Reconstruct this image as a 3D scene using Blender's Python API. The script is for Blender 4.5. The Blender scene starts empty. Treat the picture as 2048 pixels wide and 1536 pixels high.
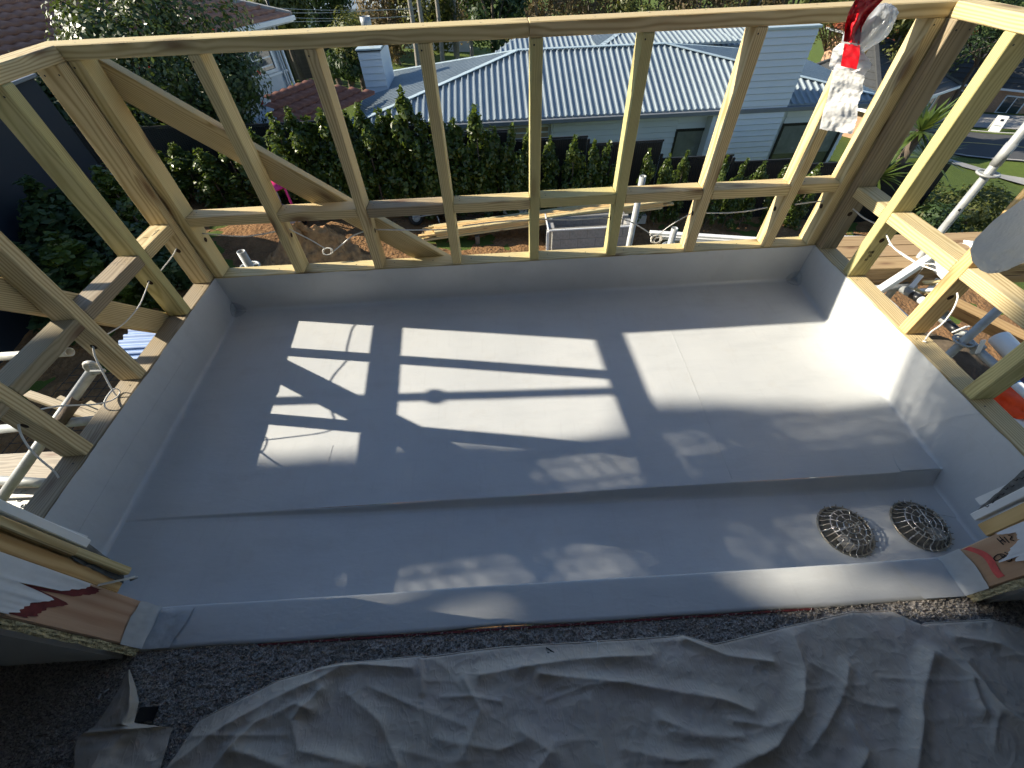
import bpy, bmesh, math, random
import numpy as np
from mathutils import Vector, Matrix, noise as mnoise
random.seed(7); RNG = np.random.default_rng(7)
scene = bpy.context.scene
R = math.radians
V = Vector

# ------------------------------------------------------------------ camera
PITCH, YAW, ROLL, FPX = 0.8603, -0.0157, -0.0465, 823.137
CAM = V((1.5068, -1.9115, 1.2284))
cp, sp, cyw, syw = math.cos(PITCH), math.sin(PITCH), math.cos(YAW), math.sin(YAW)
FW = V((-syw*cp, cyw*cp, -sp)); R0 = V((cyw, syw, 0)); U0 = R0.cross(FW)
RT = math.cos(ROLL)*R0 + math.sin(ROLL)*U0; UP = -math.sin(ROLL)*R0 + math.cos(ROLL)*U0
cam = bpy.data.objects.new('camera', bpy.data.cameras.new('camera'))
scene.collection.objects.link(cam)
cam.matrix_world = Matrix(((RT.x, UP.x, -FW.x, CAM.x), (RT.y, UP.y, -FW.y, CAM.y), (RT.z, UP.z, -FW.z, CAM.z), (0, 0, 0, 1)))
cam.data.sensor_fit = 'HORIZONTAL'; cam.data.sensor_width = 36; cam.data.lens = FPX/2048*36
cam.data.clip_start = 0.02; cam.data.clip_end = 900
scene.camera = cam
scene.cycles.max_bounces = 6; scene.cycles.diffuse_bounces = 3; scene.cycles.glossy_bounces = 2; scene.cycles.transmission_bounces = 3; scene.cycles.transparent_max_bounces = 4
scene.cycles.use_adaptive_sampling = True; scene.cycles.adaptive_threshold = .02; scene.cycles.use_light_tree = False; scene.cycles.use_denoising = True

# ------------------------------------------------------------------ sky, sun, exposure
SUND = V((1, -0.172, -0.557)).normalized()          # direction the light travels
EL = math.asin(-SUND.z)
w = bpy.data.worlds.new('World'); scene.world = w; w.use_nodes = True
nt = w.node_tree; bg = nt.nodes['Background']
sky = nt.nodes.new('ShaderNodeTexSky'); sky.sky_type = 'NISHITA'; sky.sun_disc = False
sky.sun_elevation = EL; sky.sun_rotation = math.atan2(-SUND.x, -SUND.y); sky.air_density = 1.0; sky.dust_density = .15; sky.ozone_density = 3.0
bg.inputs['Strength'].default_value = 0.076
nt.links.new(sky.outputs[0], bg.inputs[0])
sl = bpy.data.lights.new('sun', 'SUN'); sl.energy = 4.5; sl.angle = R(0.53); sl.color = (1, .905, .735)
sun = bpy.data.objects.new('sun', sl); scene.collection.objects.link(sun)
sun.rotation_euler = SUND.to_track_quat('-Z', 'Y').to_euler()
vs = scene.view_settings; vs.view_transform = 'Standard'; vs.look = 'None'; vs.exposure = 1.18; vs.gamma = 1
try: vs.use_curve_mapping = False
except Exception: pass

# ------------------------------------------------------------------ pixel -> world helpers (photo surveyed at 2048 x 1536)
def ray(x, y): return RT*((x-1024)/FPX) - UP*((y-768)/FPX) + FW
def onX(x, y, X): d = ray(x, y); return CAM + d*((X-CAM.x)/d.x)
def onY(x, y, Y): d = ray(x, y); return CAM + d*((Y-CAM.y)/d.y)
def onZ(x, y, Z): d = ray(x, y); return CAM + d*((Z-CAM.z)/d.z)
def dep(x, y, t): return CAM + ray(x, y)*t
def cl(a, lo, hi): return max(lo, min(hi, a))
def gz(X, Y):
    return (-3.9 - .1*cl(X, -8, 14) - .2*cl(X-14, 0, 18) - .42*cl(Y-9.4, 0, 3.4) - .1*cl(Y-24, 0, 90)
            + .04*math.sin(X*1.3+Y*.7)*math.sin(Y*1.1-X*.4))
def hit(x, y):
    d = ray(x, y).normalized(); t = 1.0
    for i in range(4000):
        P = CAM + d*t
        if P.z < gz(P.x, P.y): return P
        t += .02 + t*.002
    return P

# ------------------------------------------------------------------ materials
class NB:
    def __init__(s, name):
        s.m = bpy.data.materials.new(name); s.m.use_nodes = True; s.t = s.m.node_tree; s.n = s.t.nodes; s.l = s.t.links
        s.b = s.n['Principled BSDF']; s.out = s.n['Material Output']
    def node(s, ty, ins=None, **kw):
        n = s.n.new(ty)
        for k, v in kw.items(): setattr(n, k, v)
        for k, v in (ins or {}).items(): s.put(n.inputs[k], v)
        return n
    def put(s, sock, v):
        if isinstance(v, bpy.types.NodeSocket): s.l.new(v, sock)
        elif isinstance(v, bpy.types.Node): s.l.new(v.outputs[0], sock)
        else: sock.default_value = v
    def co(s, kind='Object'): return s.node('ShaderNodeTexCoord').outputs[kind]
    def map(s, vec, scale=(1, 1, 1), loc=(0, 0, 0)): return s.node('ShaderNodeMapping', {'Vector': vec, 'Scale': scale, 'Location': loc}).outputs[0]
    def noise(s, vec, scale, detail=3, rough=.55, out=0): return s.node('ShaderNodeTexNoise', {'Vector': vec, 'Scale': scale, 'Detail': detail, 'Roughness': rough}).outputs[out]
    def voro(s, vec, scale, feature='F1', out=0): return s.node('ShaderNodeTexVoronoi', {'Vector': vec, 'Scale': scale}, feature=feature).outputs[out]
    def math(s, op, a, b=0.0, c=0.0, clamp=False): return s.node('ShaderNodeMath', {0: a, 1: b, 2: c}, operation=op, use_clamp=clamp).outputs[0]
    def ramp(s, f, stops, interp='LINEAR'):
        n = s.node('ShaderNodeValToRGB', {'Fac': f}); r = n.color_ramp; r.interpolation = interp
        while len(r.elements) < len(stops): r.elements.new(.5)
        for e, (p, c) in zip(r.elements, stops):
            e.position = p; e.color = (c, c, c, 1) if isinstance(c, (int, float)) else (*c, 1)
        return n.outputs[0]
    def mix(s, f, a, b, blend='MIX'):
        n = s.node('ShaderNodeMix', data_type='RGBA', blend_type=blend)
        c = lambda v: (*v, 1) if isinstance(v, tuple) and len(v) == 3 else v
        s.put(n.inputs[0], f); s.put(n.inputs[6], c(a)); s.put(n.inputs[7], c(b)); return n.outputs[2]
    def bump(s, h, strength=.3, dist=.01):
        n = s.node('ShaderNodeBump', {'Height': h, 'Strength': strength, 'Distance': dist}); s.l.new(n.outputs[0], s.b.inputs['Normal'])
    def rnd(s): return s.node('ShaderNodeObjectInfo').outputs['Random']
    def set(s, **k):
        nm = {'col': 'Base Color', 'rough': 'Roughness', 'metal': 'Metallic', 'spec': 'Specular IOR Level', 'trans': 'Transmission Weight', 'sheen': 'Sheen Weight', 'coat': 'Coat Weight', 'alpha': 'Alpha'}
        for a, v in k.items():
            if a == 'col' and isinstance(v, tuple): v = (*v, 1)
            s.put(s.b.inputs[nm[a]], v)
        return s.m
M = {}
def wood(name, light, dark, ring=.0075, knots=1.0, grey=0.0, rough=.62):
    b = NB(name); co = b.co(); r = b.rnd()
    sep = b.node('ShaderNodeSeparateXYZ', {0: co})
    off = b.math('MULTIPLY_ADD', r, .16, -.09); off2 = b.math('MULTIPLY_ADD', b.math('FRACT', b.math('MULTIPLY', r, 17.3)), .12, .02)
    sh = b.node('ShaderNodeCombineXYZ', {0: b.math('MULTIPLY_ADD', r, 31.0, sep.outputs[0]), 1: sep.outputs[1], 2: sep.outputs[2]}).outputs[0]
    n1 = b.noise(b.map(sh, (1.6, 9, 9)), 1.0, 2)
    n2 = b.noise(b.map(sh, (9, 160, 160)), 1.0, 1)
    kd = b.voro(b.map(sh, (3.0, 9.5, 9.5)), 1.0)
    knot = b.ramp(kd, [(0, 1.0), (.10, .85), (.15, .5), (.27, 0.0)]) if knots else 0.0
    y = b.math('SUBTRACT', sep.outputs[1], off); z = b.math('SUBTRACT', sep.outputs[2], off2)
    d = b.math('SQRT', b.math('ADD', b.math('MULTIPLY', y, y), b.math('MULTIPLY', z, z)))
    d = b.math('ADD', d, b.math('MULTIPLY', n1, .035))
    if knots: d = b.math('ADD', d, b.math('MULTIPLY', b.ramp(kd, [(0, 1.0), (.34, 0.0)]), .012))
    s = b.math('MULTIPLY_ADD', b.math('SINE', b.math('MULTIPLY', d, 6.283/ring)), .5, .5)
    s = b.math('POWER', s, 1.7)
    g = b.math('ADD', b.math('MULTIPLY', s, .7), b.math('MULTIPLY', n2, .38))
    c = b.mix(b.ramp(g, [(.1, 0.0), (.95, 1.0)]), light, dark)
    c = b.mix(b.math('MULTIPLY', b.math('FRACT', b.math('MULTIPLY', r, 7.7)), .38), c, (light[0]*.86, light[1]*.95, light[2]*.78))
    if knots: c = b.mix(b.math('MULTIPLY', knot, .85*knots), c, (.11, .045, .018))
    st = b.ramp(b.noise(b.map(sh, (5, 14, 14)), 1.0, 2), [(.55, 0.0), (.8, 1.0)])
    c = b.mix(b.math('MULTIPLY', st, .22+grey), c, (.24, .22, .18))
    b.bump(n2, .22, .002)
    M[name] = b.set(col=c, rough=rough, spec=.3)
wood('pine', (.67, .545, .32), (.38, .265, .12))
wood('pine_green', (.58, .515, .26), (.35, .295, .12), ring=.0055, knots=.5)
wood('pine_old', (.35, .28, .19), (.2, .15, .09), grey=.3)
wood('pine_raw', (.74, .52, .255), (.52, .29, .11), ring=.011, knots=.6)
wood('pine_pink', (.56, .37, .255), (.43, .245, .155), ring=.02, knots=.3)
wood('plank_grey', (.30, .25, .185), (.16, .125, .085), grey=.35)
wood('deck_board', (.42, .285, .16), (.27, .165, .085), ring=.009)

def simple(name, col, rough=.6, metal=0.0, spec=.4, var=.12, scale=6.0, bump=0.0, bscale=60, **k):
    b = NB(name); co = b.co()
    n = b.noise(co, scale, 3, .6)
    c = b.mix(b.ramp(n, [(.25, 0.0), (.75, 1.0)]), tuple(x*(1-var) for x in col), tuple(min(1, x*(1+var)) for x in col))
    if bump: b.bump(b.noise(co, bscale, 2), bump, .01)
    rr = b.math('MULTIPLY_ADD', n, .22, rough-.11)
    M[name] = b.set(col=c, rough=rr, metal=metal, spec=spec, **k); return M[name]

# grey waterproofing membrane: faint wrinkles, trowel ripples, small blisters, dust
b = NB('membrane'); co = b.co()
n1 = b.noise(co, 2.2, 4); n2 = b.noise(b.map(co, (1, 1.6, 1)), 26, 2, .6); n3 = 0.0
c = b.mix(b.ramp(n1, [(.3, 0.0), (.7, 1.0)]), (.485, .505, .522), (.555, .572, .584))
dust = b.ramp(b.noise(co, 420, 2), [(.68, 0.0), (.78, 1.0)])
c = b.mix(b.math('MULTIPLY', dust, .1), c, (.36, .33, .29))
smear = b.ramp(b.noise(b.map(co, (1.2, 4.5, 2)), 3.0, 3, .65), [(.5, 0.0), (.78, 1.0)])
c = b.mix(b.math('MULTIPLY', smear, .34), c, (.385, .405, .425))
scr = b.ramp(b.noise(b.map(co, (5, 90, 20), (1, 2, 0)), 1.0, 1, .7), [(.60, 0.0), (.72, 1.0)]); scr2 = b.ramp(b.noise(b.map(co, (70, 6, 20), (4, 1, 0)), 1.0, 1, .7), [(.62, 0.0), (.74, 1.0)])
c = b.mix(b.math('MULTIPLY', scr, .10), c, (.62, .63, .63)); c = b.mix(b.math('MULTIPLY', scr2, .09), c, (.33, .33, .34))
foot = b.ramp(b.noise(b.map(co, (1, 1, 1), (7, 3, 0)), 7.5, 3, .7), [(.56, 0.0), (.70, 1.0)]); c = b.mix(b.math('MULTIPLY', foot, .14), c, (.40, .37, .33))
saw = b.ramp(b.voro(co, 55), [(0, 1.0), (.07, 0.0)]); c = b.mix(b.math('MULTIPLY', saw, .35), c, (.36, .30, .22))
wrk = b.ramp(b.noise(b.map(co, (1.0, 2.2, 1), (3, 1, 0)), 5.0, 3, .7), [(.44, 0.0), (.5, 1.0), (.56, 0.0)])
blis = b.ramp(b.voro(b.map(co, (1, 1, 1), (.3, .7, 0)), 7.0), [(0, 1.0), (.045, 0.0)])
h = b.math('ADD', b.math('MULTIPLY', n2, .7), b.math('ADD', b.math('MULTIPLY', n3, .16), b.math('ADD', b.math('MULTIPLY', wrk, .18), b.math('MULTIPLY', blis, .35))))
b.bump(h, .19, .004)
M['membrane'] = b.set(col=c, rough=b.math('MULTIPLY_ADD', smear, .22, .33), spec=.5)
simple('membrane_patch', (.43, .455, .475), .42, var=.18, scale=18, bump=.35, bscale=30)
simple('galv', (.36, .375, .375), .55, .3, var=.25, scale=14)
simple('galv_dull', (.48, .47, .43), .55, .35, var=.3, scale=12, bump=.1)
simple('stainless', (.62, .60, .56), .28, 1.0, var=.15, scale=30)
simple('drain_dark', (.16, .15, .13), .5, .4, var=.4, scale=30)
simple('bronze_metal', (.36, .33, .27), .35, .9, var=.25, scale=30)
simple('white_paint', (.72, .74, .75), .5, var=.05, bump=.03)
simple('white_plastic', (.78, .78, .76), .35, var=.04)
simple('cable_white', (.74, .73, .70), .45, var=.06, scale=40)
simple('black_plastic', (.012, .013, .016), .35, var=.3)
simple('paper_wrap', (.66, .69, .73), .8, var=.07, scale=20, bump=.25, bscale=25)
simple('dark_wrap', (.12, .125, .125), .55, var=.4, scale=40, bump=.4, bscale=40)
simple('plaster_edge', (.46, .40, .24), .95, var=.45, scale=90, bump=1.0, bscale=120)
simple('plasterboard', (.60, .58, .54), .85, var=.06)
simple('room_wall', (.72, .71, .69), .85, var=.04)
simple('red_stain', (.16, .03, .03), .7, var=.3, scale=40)
simple('ink', (.012, .012, .014), .5, var=.1)
simple('navy_wall', (.008, .014, .025), .6, var=.12, scale=3, bump=.05)
simple('black_fence', (.016, .017, .018), .55, var=.2)
simple('concrete', (.34, .33, .31), .9, var=.16, scale=9, bump=.25, bscale=60)
simple('block', (.30, .295, .285), .95, var=.18, scale=22, bump=.5, bscale=140)
simple('mortar', (.22, .215, .20), .95, var=.15, scale=30)
simple('asphalt', (.058, .06, .064), .9, var=.16, scale=4, bump=.2, bscale=90)
simple('road_yellow', (.55, .42, .14), .8, var=.2, scale=5)
simple('rubber', (.02, .02, .02), .8, var=.2)
simple('red_plastic', (.74, .012, .022), .28, spec=.6, var=.12, scale=25)
simple('pink_plastic', (.80, .045, .23), .4, var=.08)
simple('purple_plastic', (.13, .07, .26), .45, var=.15)
simple('lilac_plastic', (.58, .60, .74), .45, var=.08)
simple('orange_cloth', (.85, .075, .012), .75, var=.2, scale=14, bump=.3, bscale=22)
simple('purple_cloth', (.10, .08, .16), .85, var=.6, scale=25, bump=.3, bscale=30)
simple('white_cloth', (.70, .69, .68), .8, var=.12, scale=18, bump=.3, bscale=30)
simple('label_white', (.72, .74, .76), .5, var=.1, scale=60)
simple('label_blue', (.03, .22, .55), .5, var=.1)
simple('label_pink', (.58, .10, .16), .6, var=.5, scale=120)
simple('rope_sack', (.11, .085, .06), .9, var=.35, scale=12, bump=.6, bscale=30)
simple('weatherboard', (.60, .64, .68), .55, var=.03, scale=2, bump=.02)
simple('soffit', (.50, .52, .53), .7, var=.05)
simple('gutter_grey', (.16, .175, .19), .45, var=.08)
simple('reflection_grey', (.17, .19, .18), .25, var=.25, scale=2.5)
simple('black_frame', (.012, .014, .017), .4, var=.1)
simple('pale_render', (.50, .535, .56), .8, var=.06, scale=4, bump=.1)
simple('brick_tan', (.44, .27, .17), .9, var=.35, scale=18, bump=.2)
simple('tile_dark', (.055, .058, .06), .75, var=.25, scale=9)
simple('tile_red', (.34, .10, .05), .85, var=.25, scale=10)
simple('paling', (.15, .12, .09), .9, var=.3, scale=8)
simple('bark', (.11, .085, .065), .95, var=.35, scale=20, bump=.8, bscale=35)
simple('bark_pale', (.27, .245, .21), .95, var=.3, scale=14, bump=.6, bscale=30)
simple('bush_twig', (.20, .15, .10), .95, var=.4, scale=2)
simple('far_tan', (.33, .27, .19), .95, var=.25, scale=1.5)
simple('blue_sheet', (.24, .35, .58), .45, var=.1)

# metal roof, tile roof
b = NB('roof_metal'); co = b.co()
c = b.mix(b.ramp(b.noise(b.map(co, (1, 1, 1)), .8, 5), [(.3, 0.0), (.7, 1.0)]), (.235, .285, .315), (.285, .335, .365))
c = b.mix(b.math('MULTIPLY', b.ramp(b.noise(co, 9, 5), [(.5, 0.0), (.8, 1.0)]), .2), c, (.19, .225, .25))
M['roof_metal'] = b.set(col=c, rough=.42, metal=.15, spec=.5)
b = NB('roof_flash'); M['roof_flash'] = b.set(col=(.40, .49, .53), rough=.4, metal=.1)
for nm, ca, cb in (('tile_brown', (.29, .145, .10), (.40, .215, .15)), ('tile_garage', (.185, .072, .048), (.26, .11, .075))):
    b = NB(nm); co = b.co()
    c = b.mix(b.ramp(b.noise(co, 5, 5), [(.3, 0.0), (.7, 1.0)]), ca, cb)
    c = b.mix(b.math('MULTIPLY', b.ramp(b.noise(co, 14, 4), [(.56, 0.0), (.7, 1.0)]), .4), c, (.30, .22, .18))
    b.bump(b.noise(co, 60, 3), .3, .01)
    M[nm] = b.set(col=c, rough=.85)
# glass seen from outside: dark, reflecting
b = NB('window_glass'); M['window_glass'] = b.set(col=(.05, .062, .062), rough=.06, spec=1.0)
# leaves
def leafmat(name, a, bb, tl=.35, gloss=.35):
    b = NB(name); r = b.noise(b.co(), 7.0, 3); at = b.node('ShaderNodeAttribute', attribute_name='tint').outputs['Fac']
    c = b.mix(b.math('ADD', b.math('MULTIPLY', r, .35), b.math('MULTIPLY', at, .75)), a, bb)
    b.set(col=c, rough=gloss, spec=.5)
    tr = b.node('ShaderNodeBsdfTranslucent', {'Color': b.mix(.5, c, (bb[0]*1.6, bb[1]*1.6, bb[2]*.8))})
    mx = b.node('ShaderNodeMixShader', {0: tl}); b.l.new(b.b.outputs[0], mx.inputs[1]); b.l.new(tr.outputs[0], mx.inputs[2]); b.l.new(mx.outputs[0], b.out.inputs[0])
    M[name] = b.m
leafmat('leaf_hedge', (.018, .038, .009), (.115, .16, .028), .34, .32)
leafmat('leaf_camellia', (.02, .044, .012), (.09, .125, .034), .22, .4)
leafmat('leaf_dark', (.018, .04, .014), (.06, .10, .03), .3, .5)
leafmat('leaf_olive', (.05, .068, .018), (.155, .165, .045), .35, .5)
leafmat('leaf_yucca', (.05, .09, .02), (.19, .23, .06), .3, .35)
leafmat('leaf_dry', (.10, .075, .04), (.23, .175, .10), .3, .8)
leafmat('grass_blade', (.07, .125, .018), (.18, .26, .04), .4, .6)
leafmat('flower_red', (.45, .01, .02), (.6, .03, .05), .3, .5)
# ground: soil with clods, grass
b = NB('soil'); co = b.co()
n = b.noise(co, 3.2, 8, .65); n2 = b.noise(co, 26, 6, .7); cl_ = b.voro(co, 13)
c = b.mix(b.ramp(n, [(.28, 0.0), (.72, 1.0)]), (.15, .08, .036), (.36, .195, .085))
c = b.mix(b.ramp(n2, [(.45, 0.0), (.8, 1.0)]), c, (.34, .21, .11))
c = b.mix(b.math('MULTIPLY', b.ramp(b.noise(co, 95, 3), [(.62, 0.0), (.72, 1.0)]), .5), c, (.30, .24, .17))
b.bump(b.math('ADD', n2, b.math('MULTIPLY', cl_, .8)), 1.0, .05)
M['soil'] = b.set(col=c, rough=.95, spec=.15)
b = NB('grass_ground'); co = b.co()
c = b.mix(b.noise(co, 2.5, 3, .7), (.05, .085, .015), (.13, .18, .03)); c = b.mix(b.math('MULTIPLY', b.noise(co, 40, 4), .4), c, (.10, .12, .03))
b.bump(b.noise(co, 60, 4), .8, .03); M['grass_ground'] = b.set(col=c, rough=.9, spec=.2)
# carpet, drop cloth, paper towel
b = NB('carpet'); co = b.co()
c = b.mix(b.ramp(b.noise(co, 150, 2), [(.35, 0.0), (.65, 1.0)]), (.24, .215, .195), (.62, .575, .525))
b.bump(b.noise(co, 300, 2), .9, .004); M['carpet'] = b.set(col=c, rough=.95, spec=.1)
b = NB('drop_cloth'); co = b.co()
n = b.noise(co, 5, 5); c = b.mix(b.ramp(n, [(.3, 0.0), (.7, 1.0)]), (.50, .44, .37), (.61, .545, .47))
pat = b.ramp(b.noise(b.map(co, (3, 5, 1), (2, 5, 0)), 2.0, 5, .6), [(.52, 0.0), (.66, 1.0)])
c = b.mix(b.math('MULTIPLY', pat, .35), c, (.45, .39, .39))
sp_ = b.ramp(b.voro(co, 24), [(0, 1.0), (.05, 0.0)])
c = b.mix(b.math('MULTIPLY', sp_, .7), c, (.05, .045, .045))
weave = b.noise(b.map(co, (900, 900, 300)), 1, 1)
cr = b.noise(b.map(co, (1, 2, 1)), 16, 2, .6)
cr2 = b.ramp(b.noise(b.map(co, (1, 1.4, 1), (3, 8, 0)), 9, 2, .7), [(.42, 0.0), (.5, 1.0), (.58, 0.0)]); cr3 = b.ramp(b.noise(b.map(co, (2.2, 1, 1), (9, 2, 0)), 15, 2, .7), [(.44, 0.0), (.5, 1.0), (.56, 0.0)])
b.bump(b.math('ADD', b.math('ADD', b.math('MULTIPLY', weave, .06), cr), b.math('ADD', b.math('MULTIPLY', cr2, .55), b.math('MULTIPLY', cr3, .35))), .26, .008)
M['drop_cloth'] = b.set(col=c, rough=.9, spec=.15, sheen=.2)
b = NB('paper_towel'); co = b.co()
q = b.noise(co, 60, 4, .6); b.bump(b.math('ADD', b.math('MULTIPLY', q, .5), b.voro(co, 120)), .42, .0025)
c = b.mix(q, (.78, .78, .77), (.86, .86, .85)); b.set(col=c, rough=.95, spec=.1)
tr = b.node('ShaderNodeBsdfTranslucent', {'Color': (.7, .7, .7, 1)}); mx = b.node('ShaderNodeMixShader', {0: .3})
b.l.new(b.b.outputs[0], mx.inputs[1]); b.l.new(tr.outputs[0], mx.inputs[2]); b.l.new(mx.outputs[0], b.out.inputs[0]); M['paper_towel'] = b.m
b = NB('clear_film'); co = b.co()
b.bump(b.noise(b.map(co, (60, 60, 14)), 1, 3), .7, .006); M['clear_film'] = b.set(col=(.55, .60, .66), rough=.12, spec=.9, alpha=.5)
b = NB('mesh_dark'); M['mesh_dark'] = b.set(col=(.03, .026, .022), rough=.7)

# ------------------------------------------------------------------ object helpers
COL = scene.collection
LOC = {}
def link(o, parent=None, M4=None):
    COL.objects.link(o)
    M4 = M4 or Matrix.Identity(4)
    if parent is not None:
        o.parent = parent; M4 = LOC[parent.as_pointer()].inverted() @ M4
    o.matrix_basis = M4
    LOC[o.as_pointer()] = (LOC[parent.as_pointer()] @ M4) if parent is not None else M4
    return o
def tag(o, label=None, cat=None, group=None, kind=None):
    for k, v in (('label', label), ('category', cat), ('group', group), ('kind', kind)):
        if v: o[k] = v
    return o
def thing(name, loc, label, cat, group=None):
    o = bpy.data.objects.new(name, None); o.empty_display_size = .05
    link(o, None, Matrix.Translation(V(loc))); return tag(o, label, cat, group)
def obj(name, me, mat, parent=None, M4=None, smooth=False):
    if isinstance(me, bmesh.types.BMesh):
        bm = me; me = bpy.data.meshes.new(name); bm.to_mesh(me); bm.free()
    if mat and not me.materials: me.materials.append(M[mat] if isinstance(mat, str) else mat)
    if smooth: me.polygons.foreach_set('use_smooth', [True]*len(me.polygons))
    return link(bpy.data.objects.new(name, me), parent, M4)
def mesh(verts, faces, name='mesh'):
    me = bpy.data.meshes.new(name); me.from_pydata([tuple(v) for v in verts], [], faces); me.update(); return me
def box_bm(sx, sy, sz, bev=.0, center=(0, 0, 0), seg=1):
    bm = bmesh.new(); bmesh.ops.create_cube(bm, size=1)
    bmesh.ops.scale(bm, vec=(sx, sy, sz), verts=bm.verts)
    if bev: bmesh.ops.bevel(bm, geom=bm.edges[:], offset=min(bev, .45*min(sx, sy, sz)), segments=seg, affect='EDGES')
    bmesh.ops.translate(bm, vec=center, verts=bm.verts); return bm
def frame(p0, p1, up):
    p0, p1 = V(p0), V(p1); x = (p1-p0).normalized(); z = V(up); z = (z - x*z.dot(x)).normalized(); y = z.cross(x)
    m = Matrix(((x.x, y.x, z.x, 0), (x.y, y.y, z.y, 0), (x.z, y.z, z.z, 0), (0, 0, 0, 1)))
    m.translation = (p0+p1)/2; return m
def bar(name, mat, parent, p0, p1, wy, wz, up=(0, 0, 1), bev=.003):
    L = (V(p1)-V(p0)).length
    return obj(name, box_bm(L, wy, wz, bev), mat, parent, frame(p0, p1, up))
def abox(name, mat, parent, lo, hi, bev=.0):          # axis-aligned box from two corners
    lo, hi = V(lo), V(hi); s = hi-lo; c = (lo+hi)/2
    return obj(name, box_bm(abs(s.x), abs(s.y), abs(s.z), bev), mat, parent, Matrix.Translation(c))
def tube_mesh(pts, r, n=10, caps=True, closed=False, flat=None, hollow=0):
    pts = [V(p) for p in pts]; N = len(pts); vs, fs = [], []
    pt = None
    for i, p in enumerate(pts):
        a = pts[i-1] if (i > 0 or closed) else pts[i]; c = pts[(i+1) % N] if (i < N-1 or closed) else pts[i]
        t = (c-a).normalized()
        if pt is None: nrm = t.orthogonal().normalized()
        else: nrm = (nrm - t*nrm.dot(t)); nrm = nrm.normalized() if nrm.length > 1e-6 else t.orthogonal().normalized()
        pt = t; bn = t.cross(nrm); rr = r[i] if isinstance(r, (list, tuple)) else r
        for k in range(n):
            a_ = 2*math.pi*k/n; vs.append(p + nrm*(math.cos(a_)*rr) + bn*(math.sin(a_)*rr*(flat or 1)))
    for i in range(N if closed else N-1):
        for k in range(n):
            j = (i+1) % N; fs.append((i*n+k, i*n+(k+1) % n, j*n+(k+1) % n, j*n+k))
    if caps and not closed: fs.append(tuple(range(n))[::-1]); fs.append(tuple((N-1)*n+k for k in range(n)))
    return mesh(vs, fs)
def tube(name, mat, parent, pts, r, n=10, **k): return obj(name, tube_mesh(pts, r, n, **k), mat, parent, None, True)
def pipe(name, mat, parent, p0, p1, r, wall=.004, n=20):   # hollow round tube, open at both ends
    m = frame(p0, p1, (0, 0, 1) if abs((V(p1)-V(p0)).normalized().z) < .9 else (1, 0, 0)); L = (V(p1)-V(p0)).length
    vs, fs = [], []
    for x, rr in ((-L/2, r), (L/2, r), (L/2, r-wall), (-L/2, r-wall)):
        for k in range(n): a = 2*math.pi*k/n; vs.append((x, math.cos(a)*rr, math.sin(a)*rr))
    for i in range(4):
        j = (i+1) % 4
        for k in range(n): fs.append((i*n+k, i*n+(k+1) % n, j*n+(k+1) % n, j*n+k))
    return obj(name, mesh(vs, fs), mat, parent, m, True)
def ring_mesh(r, tube_r, n=32, k=6, z=0.0):
    return tube_mesh([(math.cos(2*math.pi*i/n)*r, math.sin(2*math.pi*i/n)*r, z) for i in range(n)], tube_r, k, closed=True)
def spline(pts, n=8):                                  # Catmull-Rom
    pts = [V(p) for p in pts]; P = [2*pts[0]-pts[1]] + pts + [2*pts[-1]-pts[-2]]; out = []
    for i in range(1, len(P)-2):
        for k in range(n):
            t = k/n; a, b_, c, d = P[i-1], P[i], P[i+1], P[i+2]
            out.append(.5*((2*b_) + (c-a)*t + (2*a-5*b_+4*c-d)*t*t + (3*b_-a-3*c+d)*t**3))
    out.append(pts[-1]); return out
def prism(name, mat, parent, poly, axis, lo, hi, bev=0):   # polygon in the other two axes extruded along axis
    n = len(poly); vs = []
    for t in (lo, hi):
        for a, b_ in poly: vs.append({'x': (t, a, b_), 'y': (a, t, b_), 'z': (a, b_, t)}[axis])
    fs = [tuple(range(n))[::-1], tuple(range(n, 2*n))] + [(i, (i+1) % n, n+(i+1) % n, n+i) for i in range(n)]
    bm = bmesh.new(); bm.from_mesh(mesh(vs, fs)); bmesh.ops.recalc_face_normals(bm, faces=bm.faces[:])
    if bev: bmesh.ops.bevel(bm, geom=bm.edges[:], offset=bev, segments=1, affect='EDGES')
    return obj(name, bm, mat, parent)
def copy_tree(o, M4, parent=None):
    c = o.copy(); COL.objects.link(c); c.parent = parent
    if parent is None: c.matrix_basis = M4; LOC[c.as_pointer()] = M4
    for ch in list(o.children): copy_tree(ch, None, c)
    return c
def leaves_mesh(pos, nrm, size, asp=2.2, seed=0, name='leaves', curl=.25):   # one folded diamond per leaf
    rng = np.random.default_rng(seed); n = len(pos)
    nrm = nrm/np.maximum(np.linalg.norm(nrm, axis=1, keepdims=True), 1e-6)
    a = rng.normal(size=(n, 3)); t = a - nrm*(a*nrm).sum(1, keepdims=True); t /= np.maximum(np.linalg.norm(t, axis=1, keepdims=True), 1e-6)
    s = np.cross(nrm, t); L = size*rng.uniform(.65, 1.25, (n, 1)); Wd = L/asp
    v = np.empty((n, 4, 3)); v[:, 0] = pos - t*L*.5; v[:, 1] = pos + s*Wd*.5 + nrm*L*curl*.4; v[:, 2] = pos + t*L*.5 - nrm*L*curl*.3; v[:, 3] = pos - s*Wd*.5 + nrm*L*curl*.4
    me = bpy.data.meshes.new(name); me.vertices.add(n*4); me.vertices.foreach_set('co', v.reshape(-1))
    me.loops.add(n*4); me.loops.foreach_set('vertex_index', np.arange(n*4, dtype=np.int32))
    me.polygons.add(n); me.polygons.foreach_set('loop_start', np.arange(0, n*4, 4, dtype=np.int32)); me.polygons.foreach_set('loop_total', np.full(n, 4, dtype=np.int32))
    at = me.attributes.new('tint', 'FLOAT', 'POINT'); at.data.foreach_set('value', np.repeat(rng.random(n), 4).astype(np.float32))
    me.update(calc_edges=True); return me
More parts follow.
